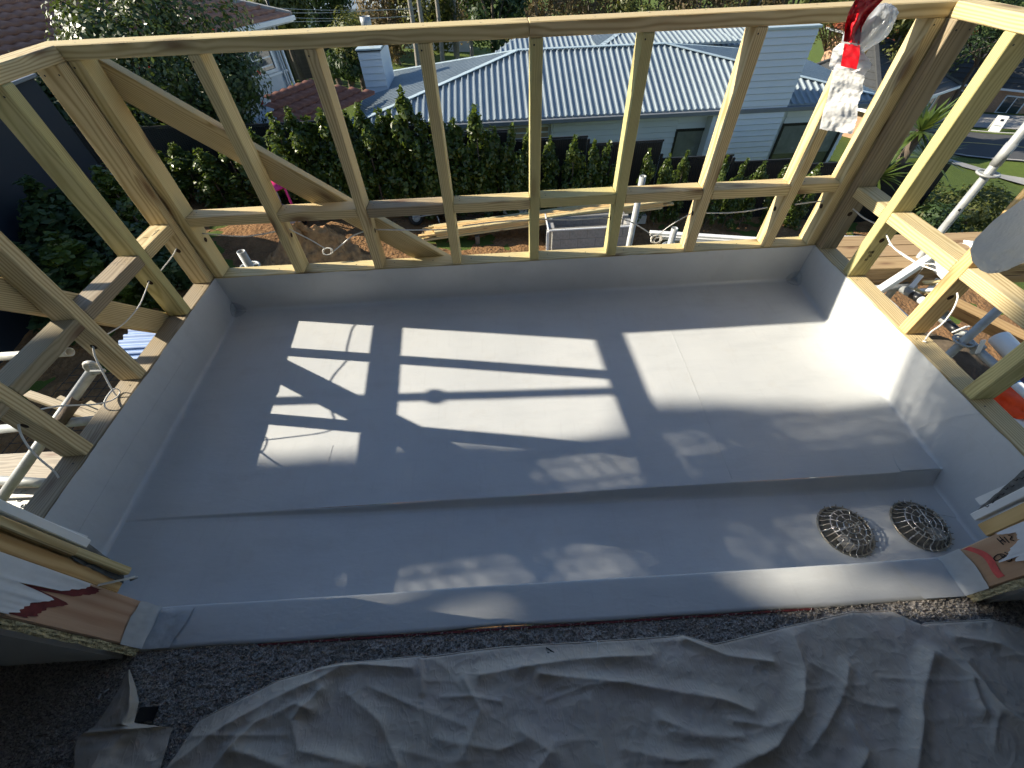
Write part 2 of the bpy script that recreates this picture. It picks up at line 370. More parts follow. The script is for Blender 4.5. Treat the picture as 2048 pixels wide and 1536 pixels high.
# ================================================================== BALCONY TRAY
W, H, T, D = 3.188, .9136, .045, .09
def fz(y): return -.2105 + .0375*y                        # fall of the main floor towards the step
def cz(x): return -.2572 - .074*(x/W)                      # fall of the channel towards the drains
tray = thing('balcony_tray', (W/2, -.8, -.25), 'grey membrane tray lining the balcony floor and low walls', 'balcony floor')
def grid(name, fn, nu, nv, mat, parent, smooth=True):
    vs = [fn(i/nu, j/nv) for j in range(nv+1) for i in range(nu+1)]
    fs = [(j*(nu+1)+i, j*(nu+1)+i+1, (j+1)*(nu+1)+i+1, (j+1)*(nu+1)+i) for j in range(nv) for i in range(nu)]
    return obj(name, mesh(vs, fs), mat, parent, None, smooth)
def wob(x, y, z=0, s=3.0, a=.0012): return a*mnoise.noise(V((x*s, y*s, z*s+4)))
def cove(pf, n=6):                                         # pf(t, k): t 0..1 along, k 0..1 across
    return pf
E_ = .013
def floor_fn(u, v):
    x = E_ + u*(W-2*E_); y = -E_ - v*(1.203-E_)
    e = min(x-E_, W-E_-x, -y-E_); lift = .010*max(0, 1-e/.014)**2
    return (x, y, fz(y)+wob(x, y)+wob(x, y, 2, 9, .0006)+lift)
us = sorted(set([0, .0012, .0025, .0045] + [i/110 for i in range(1, 110)] + [1-.0045, 1-.0025, 1-.0012, 1]))
vs_ = sorted(set([0, .003, .006, .012] + [i/44 for i in range(1, 45)]))
vv = [floor_fn(u, v) for v in vs_ for u in us]; nu = len(us)
ff = [(j*nu+i, j*nu+i+1, (j+1)*nu+i+1, (j+1)*nu+i) for j in range(len(vs_)-1) for i in range(nu-1)]
obj('floor_membrane', mesh(vv, ff), 'membrane', tray, None, True)
def step_fn(u, v):
    x = E_ + u*(W-2*E_); zt = fz(-1.203); zb = cz(x)
    q = x/W; prof = [(-1.203, 0), (-1.2055, .03), (-1.208, .14), (-1.21-.008*q, .5), (-1.212-.018*q, .88), (-1.216-.022*q, .97), (-1.232-.012*q, 1)]
    y, k = prof[round(v*6)]
    return (x, y + .004*mnoise.noise(V((x*1.7, 0, 0))), zt*(1-k)+zb*k)
grid('step_face', step_fn, 90, 6, 'membrane', tray)
KY = -1.556; KZ = -.117; X0, X1 = .42, 2.80
def ch_fn(u, v):
    x = E_ + u*(W-2*E_); y = -1.232-.012*x/W + v*(KY+1.232+.012*x/W); return (x, y + .004*mnoise.noise(V((x*1.7, 0, 0)))*(1-v), cz(x) + wob(x, y)*.8)
grid('channel_floor', ch_fn, 90, 12, 'membrane', tray)
def up_fn(a, b, inn):                                      # upstand from wall top down, cove at the foot
    def fn(u, v):
        p = V(a).lerp(V(b), u); zf = (fz(p.y) if p.y > -1.205 else cz(p.x)); 
        if v < .86: k = v/.86; z = 0.003*(k < .01) + (zf+.016)*k; off = .0055 + .0075*min(1, k*1.2)
        else: k = (v-.86)/.14*math.pi/2; z = zf+.016*(1-math.sin(k)); off = .013 + .014*(1-math.cos(k))
        q = p + V(inn)*(off + wob(p.x, p.y, z, 6, .0012) + wob(p.x, p.y, z, 1.5, .002)); return (q.x, q.y, z - (.004+.004*mnoise.noise(V((p.x*7, p.y*7, 0)))+.003*mnoise.noise(V((p.x*23, p.y*23, 3))))*(1 if v < .01 else 0))
    return fn
grid('upstand_membrane', up_fn((0, 0, 0), (W, 0, 0), (0, -1, 0)), 90, 22, 'membrane', tray)
grid('upstand_membrane', up_fn((0, -1.556, 0), (0, 0, 0), (1, 0, 0)), 60, 22, 'membrane', tray)
grid('upstand_membrane', up_fn((W, 0, 0), (W, -1.556, 0), (-1, 0, 0)), 60, 22, 'membrane', tray)
# kerb in the door opening: up from the channel, rounded arris, top to the carpet
kp = [(KY, None), (KY, -.150), (KY, -.126), (KY, -.1225), (KY-.0012, -.1195), (KY-.0035, KZ-.0004), (KY-.0065, KZ), (KY-.012, KZ), (KY-.016, KZ), (KY-.1, KZ-.001), (KY-.1095, KZ-.0015), (KY-.112, KZ-.009)]
def kerb_fn(u, v):
    x = X0-.002 + u*(X1-X0+.004); y, z = kp[round(v*11)]
    if z is None: z = cz(x)
    return (x, y + .0022*mnoise.noise(V((x*4, v, 0))) + (.007*mnoise.noise(V((x*3.1, 5, 0))) if v > .9 else 0), z + .0010*mnoise.noise(V((x*5, y*9, 1))))
grid('kerb_membrane', kerb_fn, 120, 11, 'membrane', tray)
# membrane turned up the door jambs
def jamb_up(X, sgn, name):
    def fn(u, v):
        y = KY-.001 - u*.108; top = -.036 + .010*math.sin(u*3.0) + .003*mnoise.noise(V((u*6, sgn, 0)))
        z = KZ-.003 + v*(top-KZ); k = max(0, 1-v*5); return (X + sgn*(.003+.008*k*k+.0015*mnoise.noise(V((u*9, v*6, sgn)))), y, z)
    grid(name, fn, 20, 12, 'membrane', tray)
jamb_up(X0, 1, 'jamb_upturn'); jamb_up(X1, -1, 'jamb_upturn')
# welded patches (thin, dressed into the corners)
def disc_patch(name, center, ax, bx, n_, r, mat='membrane_patch', a0=0, a1=360, lift=.0022):
    c, ax, bx, n_ = V(center), V(ax), V(bx), V(n_); vs = [c + n_*lift]; m = 36; rim = []
    for i in range(m+1):
        a = R(a0+(a1-a0)*i/m); rr = r*(1+.05*mnoise.noise(V((math.cos(a)*2, math.sin(a)*2, r*30)))); rim.append(c + ax*(math.cos(a)*rr) + bx*(math.sin(a)*rr))
    vs += [p + n_*lift for p in rim] + [p + n_*.0002 for p in rim]
    fs = [(0, i+1, i+2) for i in range(m)] + [(i+1, m+2+i, m+3+i, i+2) for i in range(m)]
    return obj(name, mesh(vs, fs), mat, tray, None, False)
for (cx, cy, zf, s) in ((E_, -E_, fz(0), 1), (W-E_, -E_, fz(0), -1)):
    disc_patch('corner_patch', (cx+s*.004, cy-.004, zf+.001), (s, 0, 0), (0, -1, 0), (0, 0, 1), .052, a0=0, a1=90)
    disc_patch('corner_patch', (cx+s*.004, cy-.0015, zf+.004), (s, 0, 0), (0, 0, 1), (0, -1, 0), .055, a0=0, a1=90)
    disc_patch('corner_patch', (cx+s*.0015, cy-.004, zf+.004), (0, -1, 0), (0, 0, 1), (s, 0, 0), .055, a0=0, a1=90)
    tube('corner_dressing', 'membrane_patch', tray, spline([(cx+s*.006, cy-.03, zf+.012), (cx+s*.012, cy-.016, zf+.02), (cx+s*.03, cy-.008, zf+.012)], 4), .0035, 6)
def wall_x(y, z):
    zf = (fz(y) if y > -1.205 else cz(W)); k = min(1, max(0, z/(zf+.016))); off = .0055+.0075*min(1, k*1.2)
    return W-(off+wob(W, y, z, 6, .0012)+wob(W, y, z, 1.5, .002))
ring_ = [(-1.20-math.cos(R(a))*.165, -.238+math.sin(R(a))*.165) for a in range(2, 179, 6)]
tube('patch_edge', 'membrane', tray, [(wall_x(y, z)+.0004, y, z) for y, z in ring_], .0011, 5)
disc_patch('round_patch', (W-E_-.002, -1.20, fz(-1.2)+.001), (-1, 0, 0), (0, 1, 0), (0, 0, 1), .16, 'membrane', a0=0, a1=90, lift=.003)
disc_patch('round_patch', (W-E_-.002, -1.235, cz(W)+.001), (-1, 0, 0), (0, -1, 0), (0, 0, 1), .13, 'membrane', a0=0, a1=90, lift=.003)
None and tube('corner_dressing', 'membrane', tray, spline([(W-.06, -1.197, -.25), (W-.035, -1.19, -.243), (W-.02, -1.2, -.235), (W-.018, -1.225, -.262)], 5), .008, 6)
grid('kerb_patch', lambda u, v: (X0+.008+u*(.10-.02*v)+.004*math.sin(v*5), KY-.006-v*.104, KZ+.0034-.004*(v < .05)+.0012*mnoise.noise(V((u*5, v*5, 9)))), 14, 14, 'membrane_patch', tray)
grid('kerb_patch', lambda u, v: (X1-.008-u*(.12+.03*(1-v)), KY-.008-v*.102, KZ+.0036+.001*mnoise.noise(V((u*5, v*5, 3)))), 14, 14, 'membrane', tray)
for pts in ([(W-E_-.0035, -1.045, -.165), (W-E_-.003, -1.09, -.06), (W-.008, -1.12, -.002)],
            [(.75, -.93, fz(-.93)+.001), (.742, -1.1, fz(-1.1)+.001), (.738, -1.2, fz(-1.2)+.001)],
            [(E_+.0005, -1.5, -.13), (E_+.0008, -.9, -.105), (E_, -.5, -.10)],
            [(2.36, -.03, fz(-.03)+.0006), (2.362, -.6, fz(-.6)+.0006), (2.358, -1.19, fz(-1.19)+.0006)], [(1.05, -E_-.0005, -.2), (1.052, -.010, -.1), (1.05, -.0065, -.004)], [(2.62, -E_-.0005, -.2), (2.60, -.010, -.1), (2.61, -.0065, -.004)]):
    tube('weld_seam', 'membrane', tray, spline(pts, 8), .00065, 5, flat=.7)
abox('stain_strip', 'red_stain', tray, (.75, KY-.1185, KZ-.012), (2.35, KY-.113, KZ-.0055))

# ================================================================== DRAINS
def drain(x, y, ang, label):
    z = cz(x); o = thing('floor_drain', (x, y, z), label, 'drain', 'domed drain grates in the channel')
    Mz = Matrix.Translation((x, y, z)) @ Matrix.Rotation(R(ang), 4, 'Z') @ Matrix.Scale(1.1, 4)
    bm = bmesh.new(); bmesh.ops.create_circle(bm, cap_ends=True, radius=.083, segments=40)
    obj('sump', bm, 'drain_dark', o, Mz @ Matrix.Translation((0, 0, .0022)))
    obj('outer_ring', ring_mesh(.0835, .0036, 48, 6, .004), 'bronze_metal', o, Mz, True)
    for i, rr in enumerate((.060, .043, .0235, .009)): obj('grate_ring', ring_mesh(rr, .0017, 40, 6, .034+.0025*i), 'stainless', o, Mz, True)
    for k in range(26):
        a = 2*math.pi*k/26; c, s = math.cos(a), math.sin(a)
        obj('side_bar', tube_mesh([(c*r_, s*r_, z_) for r_, z_ in ((.090, .011), (.082, .006), (.072, .012), (.066, .026), (.0605, .034), (.0545, .0365))], .0019, 6), 'bronze_metal' if k % 3 else 'stainless', o, Mz, True)
    for i, (r0, r1, n_) in enumerate(((.0435, .060, 13), (.024, .043, 9), (.009, .0235, 6))):
        for k in range(n_):
            a = 2*math.pi*(k+.3*i)/n_; obj('grate_spoke', tube_mesh([(math.cos(a)*r0, math.sin(a)*r0, .0365+.002*(2-i)), (math.cos(a)*r1, math.sin(a)*r1, .034+.002*(2-i))], .0016, 5), 'stainless', o, Mz, True)
    obj('handle_bar', tube_mesh([(-.062, 0, .0375), (0, 0, .0435), (.062, 0, .0375)], .0021, 6), 'stainless', o, Mz, True)
    bm = box_bm(.04, .05, .0015); obj('sump_plate', bm, 'concrete', o, Mz @ Matrix.Translation((-.03, -.035, .006)))
    return o
drain(2.722, -1.392, 12, 'round metal drain grate, the one farther from the balcony side wall')
drain(3.008, -1.388, 88, 'round metal drain grate next to the balcony side wall')

# ================================================================== TIMBER FRAMES
def mk(i): return 'pine_green' if i % 3 == 1 else 'pine'
far = thing('timber_balustrade', (W/2, .045, -.045), 'long pine stud frame along the far edge of the balcony', 'timber frame', 'pine wall frames round the balcony')
lef = thing('timber_balustrade', (-.045, -.75, -.045), 'pine stud frame on the balcony side toward the dark navy wall', 'timber frame', 'pine wall frames round the balcony')
rig = thing('timber_balustrade', (W+.045, -.75, -.045), 'pine stud frame on the balcony side toward the road', 'timber frame', 'pine wall frames round the balcony')
def hole(parent, c, nrm):
    nrm = V(nrm); m = frame(V(c), V(c)+nrm, (0, 0, 1)); m.translation = V(c)+nrm*.0006
    bm = bmesh.new(); bmesh.ops.create_circle(bm, cap_ends=True, radius=.0115, segments=18); bmesh.ops.rotate(bm, verts=bm.verts, matrix=Matrix.Rotation(R(90), 3, 'Y'))
    obj('hole_shade_disc', bm, 'hole_shade', parent, m)  # flat dark disc painted as the shade inside a stud hole, nothing drilled
simple('hole_shade', (.03, .014, .006), .9, var=.4, scale=60)
def nail(parent, p, nrm=(0, 0, 1)):
    m = frame(V(p), V(p)+V(nrm), (1, 0, 0) if abs(nrm[2]) > .5 else (0, 0, 1)); m.translation = V(p)+V(nrm)*.0006
    bm = bmesh.new(); bmesh.ops.create_circle(bm, cap_ends=True, radius=.0032, segments=8); bmesh.ops.rotate(bm, verts=bm.verts, matrix=Matrix.Rotation(R(90), 3, 'Y'))
    obj('nail_head', bm, 'black_plastic', parent, m)
BP = -.045
# far frame
bar('bottom_plate', 'pine', far, (-.09, .045, -.0225), (W+.09, .045, -.0225), D, T)
bar('top_plate', 'pine', far, (-.0905, .045, H+T/2), (1.656, .045, H+T/2), D, T)
bar('top_plate', 'pine', far, (1.657, .045, H+T/2), (W+.0905, .045, H+T/2), D, T)
bar('stud', 'pine', far, (-.0235, .045, .0008), (-.0235, .045, H-.0008), D, .044, (1, 0, 0)); bar('stud', 'pine', far, (W+.0235, .045, .0008), (W+.0235, .045, H-.0008), D, .044, (1, 0, 0))
XS = [0.002, .428, .844, 1.253, 1.663, 2.071, 2.487, 2.905, W-.047]
for i, x in enumerate(XS):
    bar('stud', 'pine_green' if i in (4, 5) else 'pine', far, (x+T/2, .045, .0008), (x+T/2, .045, H-.0008), D, T, (1, 0, 0))
    if i < len(XS)-1:
        dz = [0, .001, -.002, .0, .003, .001, -.001, .002][i]
        bar('dwang', ['pine', 'pine', 'pine_old', 'pine', 'pine_green', 'pine', 'pine', 'pine'][i], far, (x+T+.0008, .045+.001*(i % 3), .2995+dz), (XS[i+1]-.0008, .045+.001*(i % 3), .2995+dz), D-.002, T)
        for q in (.25, .75): nail(far, (x+T+.03, .02+.05*q, .322+dz))
    nail(far, (x+.012, -.0, H-.02), (0, -1, 0))
    for s in (0, 1): hole(far, (x+T*s, .045, .19), (1 if s else -1, 0, 0))
for q in np.arange(.05, 3.15, .205): nail(far, (float(q), .03+.03*(int(q*10) % 2), H+T)); nail(far, (float(q)+.07, .05, 0))
for f, g in (((.05, .82), (.62, .355)), ((.665, .318), (1.232, -.145))): pass
p0 = V((-.02, .1135, .885)); p1 = V((1.20, .1135, -.068)); bar('brace', 'pine', far, p0, p1, T, .108, (.6, 0, .8))
# left frame
def side_frame(root, X, ys, mats, top):
    s = -1 if X < 1 else 1; xc = X + s*.045
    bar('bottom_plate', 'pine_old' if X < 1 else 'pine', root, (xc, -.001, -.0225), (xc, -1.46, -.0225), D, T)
    bar('top_plate', 'pine', root, (xc, -.001, H+T/2), (xc, -1.46, H+T/2), D, T)
    for i, y in enumerate(ys):
        bar('stud', mats[i], root, (xc, y-T/2, .0008), (xc, y-T/2, H-.0008), D, T, (0, 1, 0))
        hole(root, (xc, y-T, .19), (0, -1, 0)); hole(root, (xc, y, .19), (0, 1, 0))
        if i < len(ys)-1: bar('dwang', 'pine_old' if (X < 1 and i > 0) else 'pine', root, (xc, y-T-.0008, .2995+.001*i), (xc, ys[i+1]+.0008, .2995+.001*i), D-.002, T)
        for q in (.02, .07): nail(root, (X+s*q, y-T, H-.03), (0, -1, 0))
        nail(root, (X+s*.03, y-T-.03, 0))
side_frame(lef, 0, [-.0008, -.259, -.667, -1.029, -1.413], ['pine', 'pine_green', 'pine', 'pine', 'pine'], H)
side_frame(rig, W, [-.0008, -.247, -.663, -1.017, -1.413], ['pine_old', 'pine_green', 'pine_raw', 'pine_green', 'pine'], H)
bar('brace', 'pine', lef, (-.1135, -.30, -.055), (-.1135, -1.02, .79), T, .10, (0, .8, .6))
for k, (x, y) in enumerate(((1560, 420), (1556, 424))): pass
# writing pencilled and stamped on the timbers
def scrawl(name, parent, strokes, r=.0009, mat='ink'):
    for st in strokes: tube(name, mat, parent, spline(st, 5) if len(st) > 2 else st, r, 4)
def left_write(y0, txtpts):
    return [[(-.02-b*.02, y0-a*.03, .3228) for a, b in st] for st in txtpts]
scrawl('pencil_mark', lef, left_write(-.09, [[(0, .2), (1.6, .3)], [(.2, 0), (.5, .8), (.8, .1)], [(1.0, .0), (1.1, .7)], [(1.5, .1), (1.7, .6), (1.9, .1)], [(2.2, 1.0), (2.3, 2.0)]]), .0006)
scrawl('pencil_mark', lef, left_write(-.33, [[(0, .2), (.4, .9), (.9, .3)], [(1.2, 0), (1.4, .9)], [(.2, 1.6), (.9, 1.9), (1.6, 1.5)], [(.4, 2.4), (1.2, 2.6)]]), .0006)
def stamp(parent, base, ax, bx, rows, h=.012):
    for j, row in enumerate(rows):
        for i, c in enumerate(row):
            if c == ' ': continue
            p = V(base)+V(ax)*(i*h*.55)+V(bx)*(-j*h*1.5)
            S = {'P': [[(0, 0), (0, 1), (.7, 1), (.7, .5), (0, .5)]], 'I': [[(.3, 0), (.3, 1)]], 'N': [[(0, 0), (0, 1), (.7, 0), (.7, 1)]], 'E': [[(.7, 0), (0, 0), (0, 1), (.7, 1)], [(0, .5), (.5, .5)]], 'H': [[(0, 0), (0, 1)], [(.7, 0), (.7, 1)], [(0, .5), (.7, .5)]], '1': [[(.3, 0), (.3, 1), (.1, .8)]], '.': [[(.3, 0), (.3, .12)]], '2': [[(0, .9), (.6, 1), (.6, .6), (0, 0), (.7, 0)]], 'S': [[(.7, .9), (.1, 1), (.1, .55), (.6, .45), (.6, 0), (0, .05)]], 'G': [[(.7, .9), (.1, 1), (0, .1), (.7, 0), (.7, .5), (.4, .5)]], '8': [[(.1, 0), (.6, 0), (.1, 1), (.6, 1), (.1, 0)]]}
            for st in S.get(c, S['I']): tube('stamped_letter', 'ink', parent, [p+V(ax)*(a*h*.5)+V(bx)*(b_*h) for a, b_ in st], .0008, 4)
stamp(rig, (W+.022, -.2935, .125), (1, 0, 0), (0, 0, 1), ['PINE', ' 2SG', ' H1'], .013)

# ================================================================== CABLES
def cable(label, paths, at, group='white cables threaded through the studs'):
    o = thing('electrical_cable', at, label, 'cable', group)
    for pts in paths: tube('cable_length', 'cable_white', o, spline(pts, 7), .0032, 7, flat=.75)
    return o
Lx = lambda *pp, X=-.045: [onX(x, y, X) for x, y in pp]
cable('white cable looping between studs on the side of the dark navy wall',
      [[(-.045, .01, .19)]+Lx((355, 494), (345, 512), (322, 541))+[(-.045, -.255, .19)],
       Lx((299, 560), (293, 577), (278, 612), (250, 645), (222, 664))+[(-.045, -.66, .19)],
       Lx((186, 690), (190, 712), (206, 745), (222, 775), (233, 792)),
       Lx((80, 819), (120, 812), (185, 809), (214, 804), (233, 795), (240, 783), (228, 778), (212, 797), (209, 812), (218, 821)),
       Lx((37, 848), (42, 868), (58, 895), (82, 920), (108, 942), (119, 958))], (-.045, -.6, .1))
Fy = lambda *pp, Y=.05: [onY(x, y, Y) for x, y in pp]
def coil(c, ax, bx, r, n=2.3, wob_=.2):
    return [V(c)+V(ax)*(math.cos(a)*r*(1+wob_*math.sin(a*1.7)))+V(bx)*(math.sin(a)*r*.7) for a in [2*math.pi*n*i/26 for i in range(27)]]
cA, cB = onY(655, 503, .10), onY(1312, 478, .12)
cable('white cable with two hanging coils strung along the far stud frame',
      [Fy((405, 467), (440, 470), (485, 473), (520, 469), (552, 463)), Fy((578, 458), (600, 469), (625, 482), (650, 497)), Fy((668, 502), (685, 488), (705, 472), (728, 463)),
       Fy((752, 459), (800, 460), (850, 460), (900, 459)), Fy((925, 452), (990, 444), (1060, 440)), Fy((1080, 439), (1150, 439), (1218, 435)),
       Fy((1240, 437), (1262, 444), (1290, 460), (1308, 474)), Fy((1312, 474), (1335, 455), (1362, 438), (1384, 426)), Fy((1410, 426), (1450, 426), (1490, 423), (1535, 415)), Fy((1590, 409), (1620, 405), (1648, 402)),
       coil(cA, (1, 0, 0), (.2, .5, .8), .026), coil(cB, (1, 0, 0), (.2, .5, .8), .03), coil(cB+V((.01, 0, -.01)), (1, .2, 0), (0, .7, .7), .022, 1.6)], (1.6, .05, .1))
for q in ((cA, (.05, 0, -.025)), (cB, (.07, 0, -.02))): pass
Rx = lambda *pp, X=W+.045: [onX(x, y, X) for x, y in pp]
cable('white cable hanging in loops on the frame nearest the road',
      [Rx((1700, 412), (1712, 423), (1728, 436), (1750, 447)), Rx((1772, 468), (1783, 490), (1803, 508), (1833, 526), (1858, 536), (1884, 545)),
       Rx((1905, 545), (1895, 540), (1865, 528), (1835, 530), (1805, 540)), Rx((1914, 585), (1915, 598), (1904, 623), (1884, 648), (1862, 664), (1850, 680)), Rx((1846, 682), (1852, 684))], (W+.045, -.6, .1))

# ================================================================== HOUSE WALL, ROOM
YI, YO = -1.665, -1.474                       # inner face of framing, outer cladding face
FZ = -.128
fl = abox('room_floor', 'carpet', None, (-1.4, -5.6, FZ-.05), (4.6, YI-.0005, FZ)); tag(fl, kind='structure')
for nm, lo, hi in (('wall_left', (-1.45, -5.6, FZ-.2), (-1.35, YI-.025, 2.4)), ('wall_right', (4.55, -5.6, FZ-.2), (4.65, YI-.025, 2.4)), ('wall_back', (-1.45, -5.7, FZ-.2), (4.65, -5.6, 2.4)), ('ceiling', (-1.45, -5.7, 2.3), (4.65, YI-.025, 2.42))):
    tag(abox(nm, 'room_wall', None, lo, hi), kind='structure')
hw = thing('house_wall', (1.6, -1.6, FZ), 'cut open house wall around the balcony doorway with bare studs', 'wall')
for (a, c) in ((-4.0, X0), (X1, 7.0)):
    e0, e1 = (c-.047, c) if c == X0 else (a, a+.047)
    bar('jamb_stud', 'pine_pink', hw, ((e0+e1)/2, (YI+KY)/2, -.30), ((e0+e1)/2, (YI+KY)/2, 2.0), -YI+KY-.004, .0465, (1, 0, 0))
    s0, s1 = (a, c-.048) if c == X0 else (a+.048, c)
    abox('wall_core', 'plasterboard', hw, (s0, YI+.001, -.6), (s1, KY-.001, 2.55))
    abox('plasterboard', 'room_wall', hw, (s0, YI-.0185, FZ+.001), (s1 if c == X0 else s1, YI-.0005, 2.35))
    # crumbled gypsum edge of the lining, next to the jamb
    xe = c if c == X0 else a; sg = -1 if c == X0 else 1
    grid('broken_lining_edge', lambda u, v: (xe+sg*(-.0015+.006*v+.0045*mnoise.noise(V((u*60, v*3, 0)))), YI-.0008-.0165*v+.003*mnoise.noise(V((u*40, 1, v))), -.115+u*2.2), 500, 4, 'plaster_edge', hw, False)
    for k in range(9):                                    # weatherboards on the outside, lapped
        z0 = (.205 if c == X0 else .09) + k*.26
        x0_, x1_ = (a, c-.012-.01*(k % 2)) if c == X0 else (a+.012, c)
        vs = [(x0_, YO-.008, z0), (x0_, YO+.012, z0), (x0_, YO-.004, z0+.285), (x0_, YO-.018, z0+.285)]; vs += [(x1_, y, z) for _, y, z in vs]
        obj('weatherboard', mesh(vs, [(0, 1, 2, 3), (7, 6, 5, 4), (0, 4, 5, 1), (1, 5, 6, 2), (2, 6, 7, 3), (3, 7, 4, 0)]), 'white_paint', hw)
abox('lintel', 'pine_old', hw, (X0, YI+.001, 1.98), (X1, KY-.001, 2.54))
abox('added_soffit', 'white_paint', hw, (-4, YO+.02, 2.50), (7, -1.0, 2.53)); abox('added_gutter', 'gutter_grey', hw, (-4, -1.0, 2.47), (7, -.89, 2.58), .01)  # unseen eave added to cut the sky light on the near tray
# left jamb layers
bar('batten', 'pine_raw', hw, (X0-.012, -1.541, .045), (X0-.02, -1.541, 1.9), .036, .022, (1, 0, 0))
bar('batten', 'pine', hw, (X0+.004, -1.511, .068), (X0-.02, -1.508, .33), .019, .045, (1, 0, 0))
bar('batten', 'pine', hw, (X0-.006, -1.512, .232), (X0-.03, -1.516, 1.9), .02, .045, (1, 0, 0))
abox('end_board', 'white_paint', hw, (X0-.03, -1.4935, .205), (X0+.004, -1.473, 1.9), .002)
abox('end_board', 'white_paint', hw, (X0-.02, -1.512, .375), (X0-.001, -1.498, 1.9), .002)
def wr_l(u, v):
    a = V((138, 1106)).lerp(V((176, 1086)), min(1, u*2)) if u < .5 else V((176, 1086)).lerp(V((249, 1140)), u*2-1); b_ = V((150, 1122)).lerp(V((247, 1168)), u); q = a.lerp(b_, v)
    return tuple(onX(q.x+1.2*mnoise.noise(V((u*9, v*5, 0))), q.y+1.5*mnoise.noise(V((u*12, v*4, 2))), X0+.001+.005*mnoise.noise(V((u*5, v*4, 5)))))
grid('wall_wrap', wr_l, 30, 12, 'dark_wrap', hw)
for k in range(4): p_ = onX(180+9*k, 1112+3*k, X0+.007); tube('printed_letter', 'ink', hw, spline([p_, p_+V((0, .004, -.005)), p_+V((0, -.003, -.008)), p_+V((0, .001, -.014))], 3), .001, 4)
def ragged(u): return .035*mnoise.noise(V((u*4.5, 2, 0)))+.012*mnoise.noise(V((u*19, 5, 0)))+.005*mnoise.noise(V((u*60, 1, 0)))
def torn_l(u, v):
    y = KY-.004-u*.098; zb = .135+.13*min(1, u*1.25)+ragged(u)+(.10 if .33 < u < .5 else 0)*(1-abs(u-.415)/.085)
    z = zb+v*(1.9-zb); return (X0+.003+.004*max(0, 1-v*12)*mnoise.noise(V((u*9, 0, 3)))+.001, y, z)
grid('paper_wrap', torn_l, 60, 24, 'paper_wrap', hw)
grid('red_residue', lambda u, v: (X0+.0012, KY-.008-u*.092, .10+.12*min(1, u*1.25)+ragged(u)*1.0+(.085 if .33 < u < .5 else 0)*(1-abs(u-.415)/.085)+v*.06), 60, 6, 'red_stain', hw)
grid('bent_flashing', lambda u, v: (X0+.012+.006*math.sin(u*2)+.012*v, KY-.002+.045*u-.01*v, .04+.09*(1-u)+.012*v), 8, 4, 'galv_dull', hw)
tube('screw', 'galv', hw, [(X0+.02, KY+.028, .052), (X0+.034, KY+.035, .05)], .0035, 8)
# right jamb layers
abox('end_board', 'white_paint', hw, (X1-.004, -1.514, .06), (X1+.02, -1.494, 1.9), .002)
abox('end_board', 'white_paint', hw, (X1+.004, -1.535, .12), (X1+.03, -1.52, 1.9), .002)
bar('batten', 'pine_raw', hw, (X1+.012, -1.54, .055), (X1+.014, -1.54, 1.9), .034, .03, (1, 0, 0))
def qpx(c, u, v): a = V(c[0]).lerp(V(c[1]), u); b_ = V(c[3]).lerp(V(c[2]), u); return a.lerp(b_, v)
def wr_r(u, v):
    q = qpx(((1950, 1024), (2075, 915), (2075, 985), (1960, 1030)), u, v); return tuple(onX(q.x+1.5*mnoise.noise(V((u*14, v*5, 0))), q.y+2*mnoise.noise(V((u*9, v*4, 2))), X1+.004+.006*mnoise.noise(V((u*4, v*3, 1)))))
grid('wall_wrap', wr_r, 30, 10, 'dark_wrap', hw)
for k in range(9): q = qpx(((1965, 1008), (2045, 940), (2048, 950), (1975, 1016)), k/8, .4+.3*math.sin(k*3)); p_ = onX(q.x, q.y, X1-.004); tube('printed_letter', 'ink', hw, [p_, p_+V((0, -.006, .004)), p_+V((0, -.004, .011))], .0012, 4)
def torn_r(u, v):
    y = KY-.003-u*.10; zb = .085+.05*math.sin(u*7)+.05*mnoise.noise(V((u*5, 8, 0)))+.012*mnoise.noise(V((u*30, 5, 0)))+(.08 if u > .62 else 0)
    return (X1-.0035-.003*max(0, 1-v*14), y, zb+v*(1.9-zb))
grid('paper_wrap', torn_r, 60, 24, 'paper_wrap', hw)
grid('red_residue', lambda u, v: (X1-.0015, KY-.004-u*.09-.02*v*(1-u), -.034+.10*u+v*.02*(1-u*.3)), 20, 4, 'paint_pink', hw) if 'paint_pink' in M else None
simple('paint_pink', (.62, .10, .09), .7, var=.25, scale=40)
grid('red_residue', lambda u, v: (X1-.0015, KY-.006-u*.088, -.030+.012*math.sin(u*5)+.075*u*(1-u*.4)+v*.022), 20, 4, 'paint_pink', hw)
ZR = lambda x, y: onX(1728+x/6.4, 940+y/6.4, X1-.0022)
scrawl('pen_writing', hw, [[ZR(1700, 875), ZR(1740, 915), ZR(1785, 955)], [ZR(1730, 850), ZR(1770, 890), ZR(1815, 925)], [ZR(1745, 910), ZR(1780, 885)], [ZR(1790, 855), ZR(1825, 895), ZR(1860, 930)], [ZR(1845, 835), ZR(1890, 850), ZR(1870, 890), ZR(1920, 905)],
     [ZR(1890, 1110), ZR(1850, 1085), ZR(1800, 1050)], [ZR(1805, 1095), ZR(1770, 1075), ZR(1715, 1080), ZR(1665, 1120), ZR(1680, 1155), ZR(1730, 1150), ZR(1790, 1105), ZR(1840, 1095), ZR(1890, 1120), ZR(1880, 1160), ZR(1830, 1165), ZR(1790, 1110)], [ZR(1740, 1085), ZR(1770, 1110), ZR(1790, 1135)]], .0011)

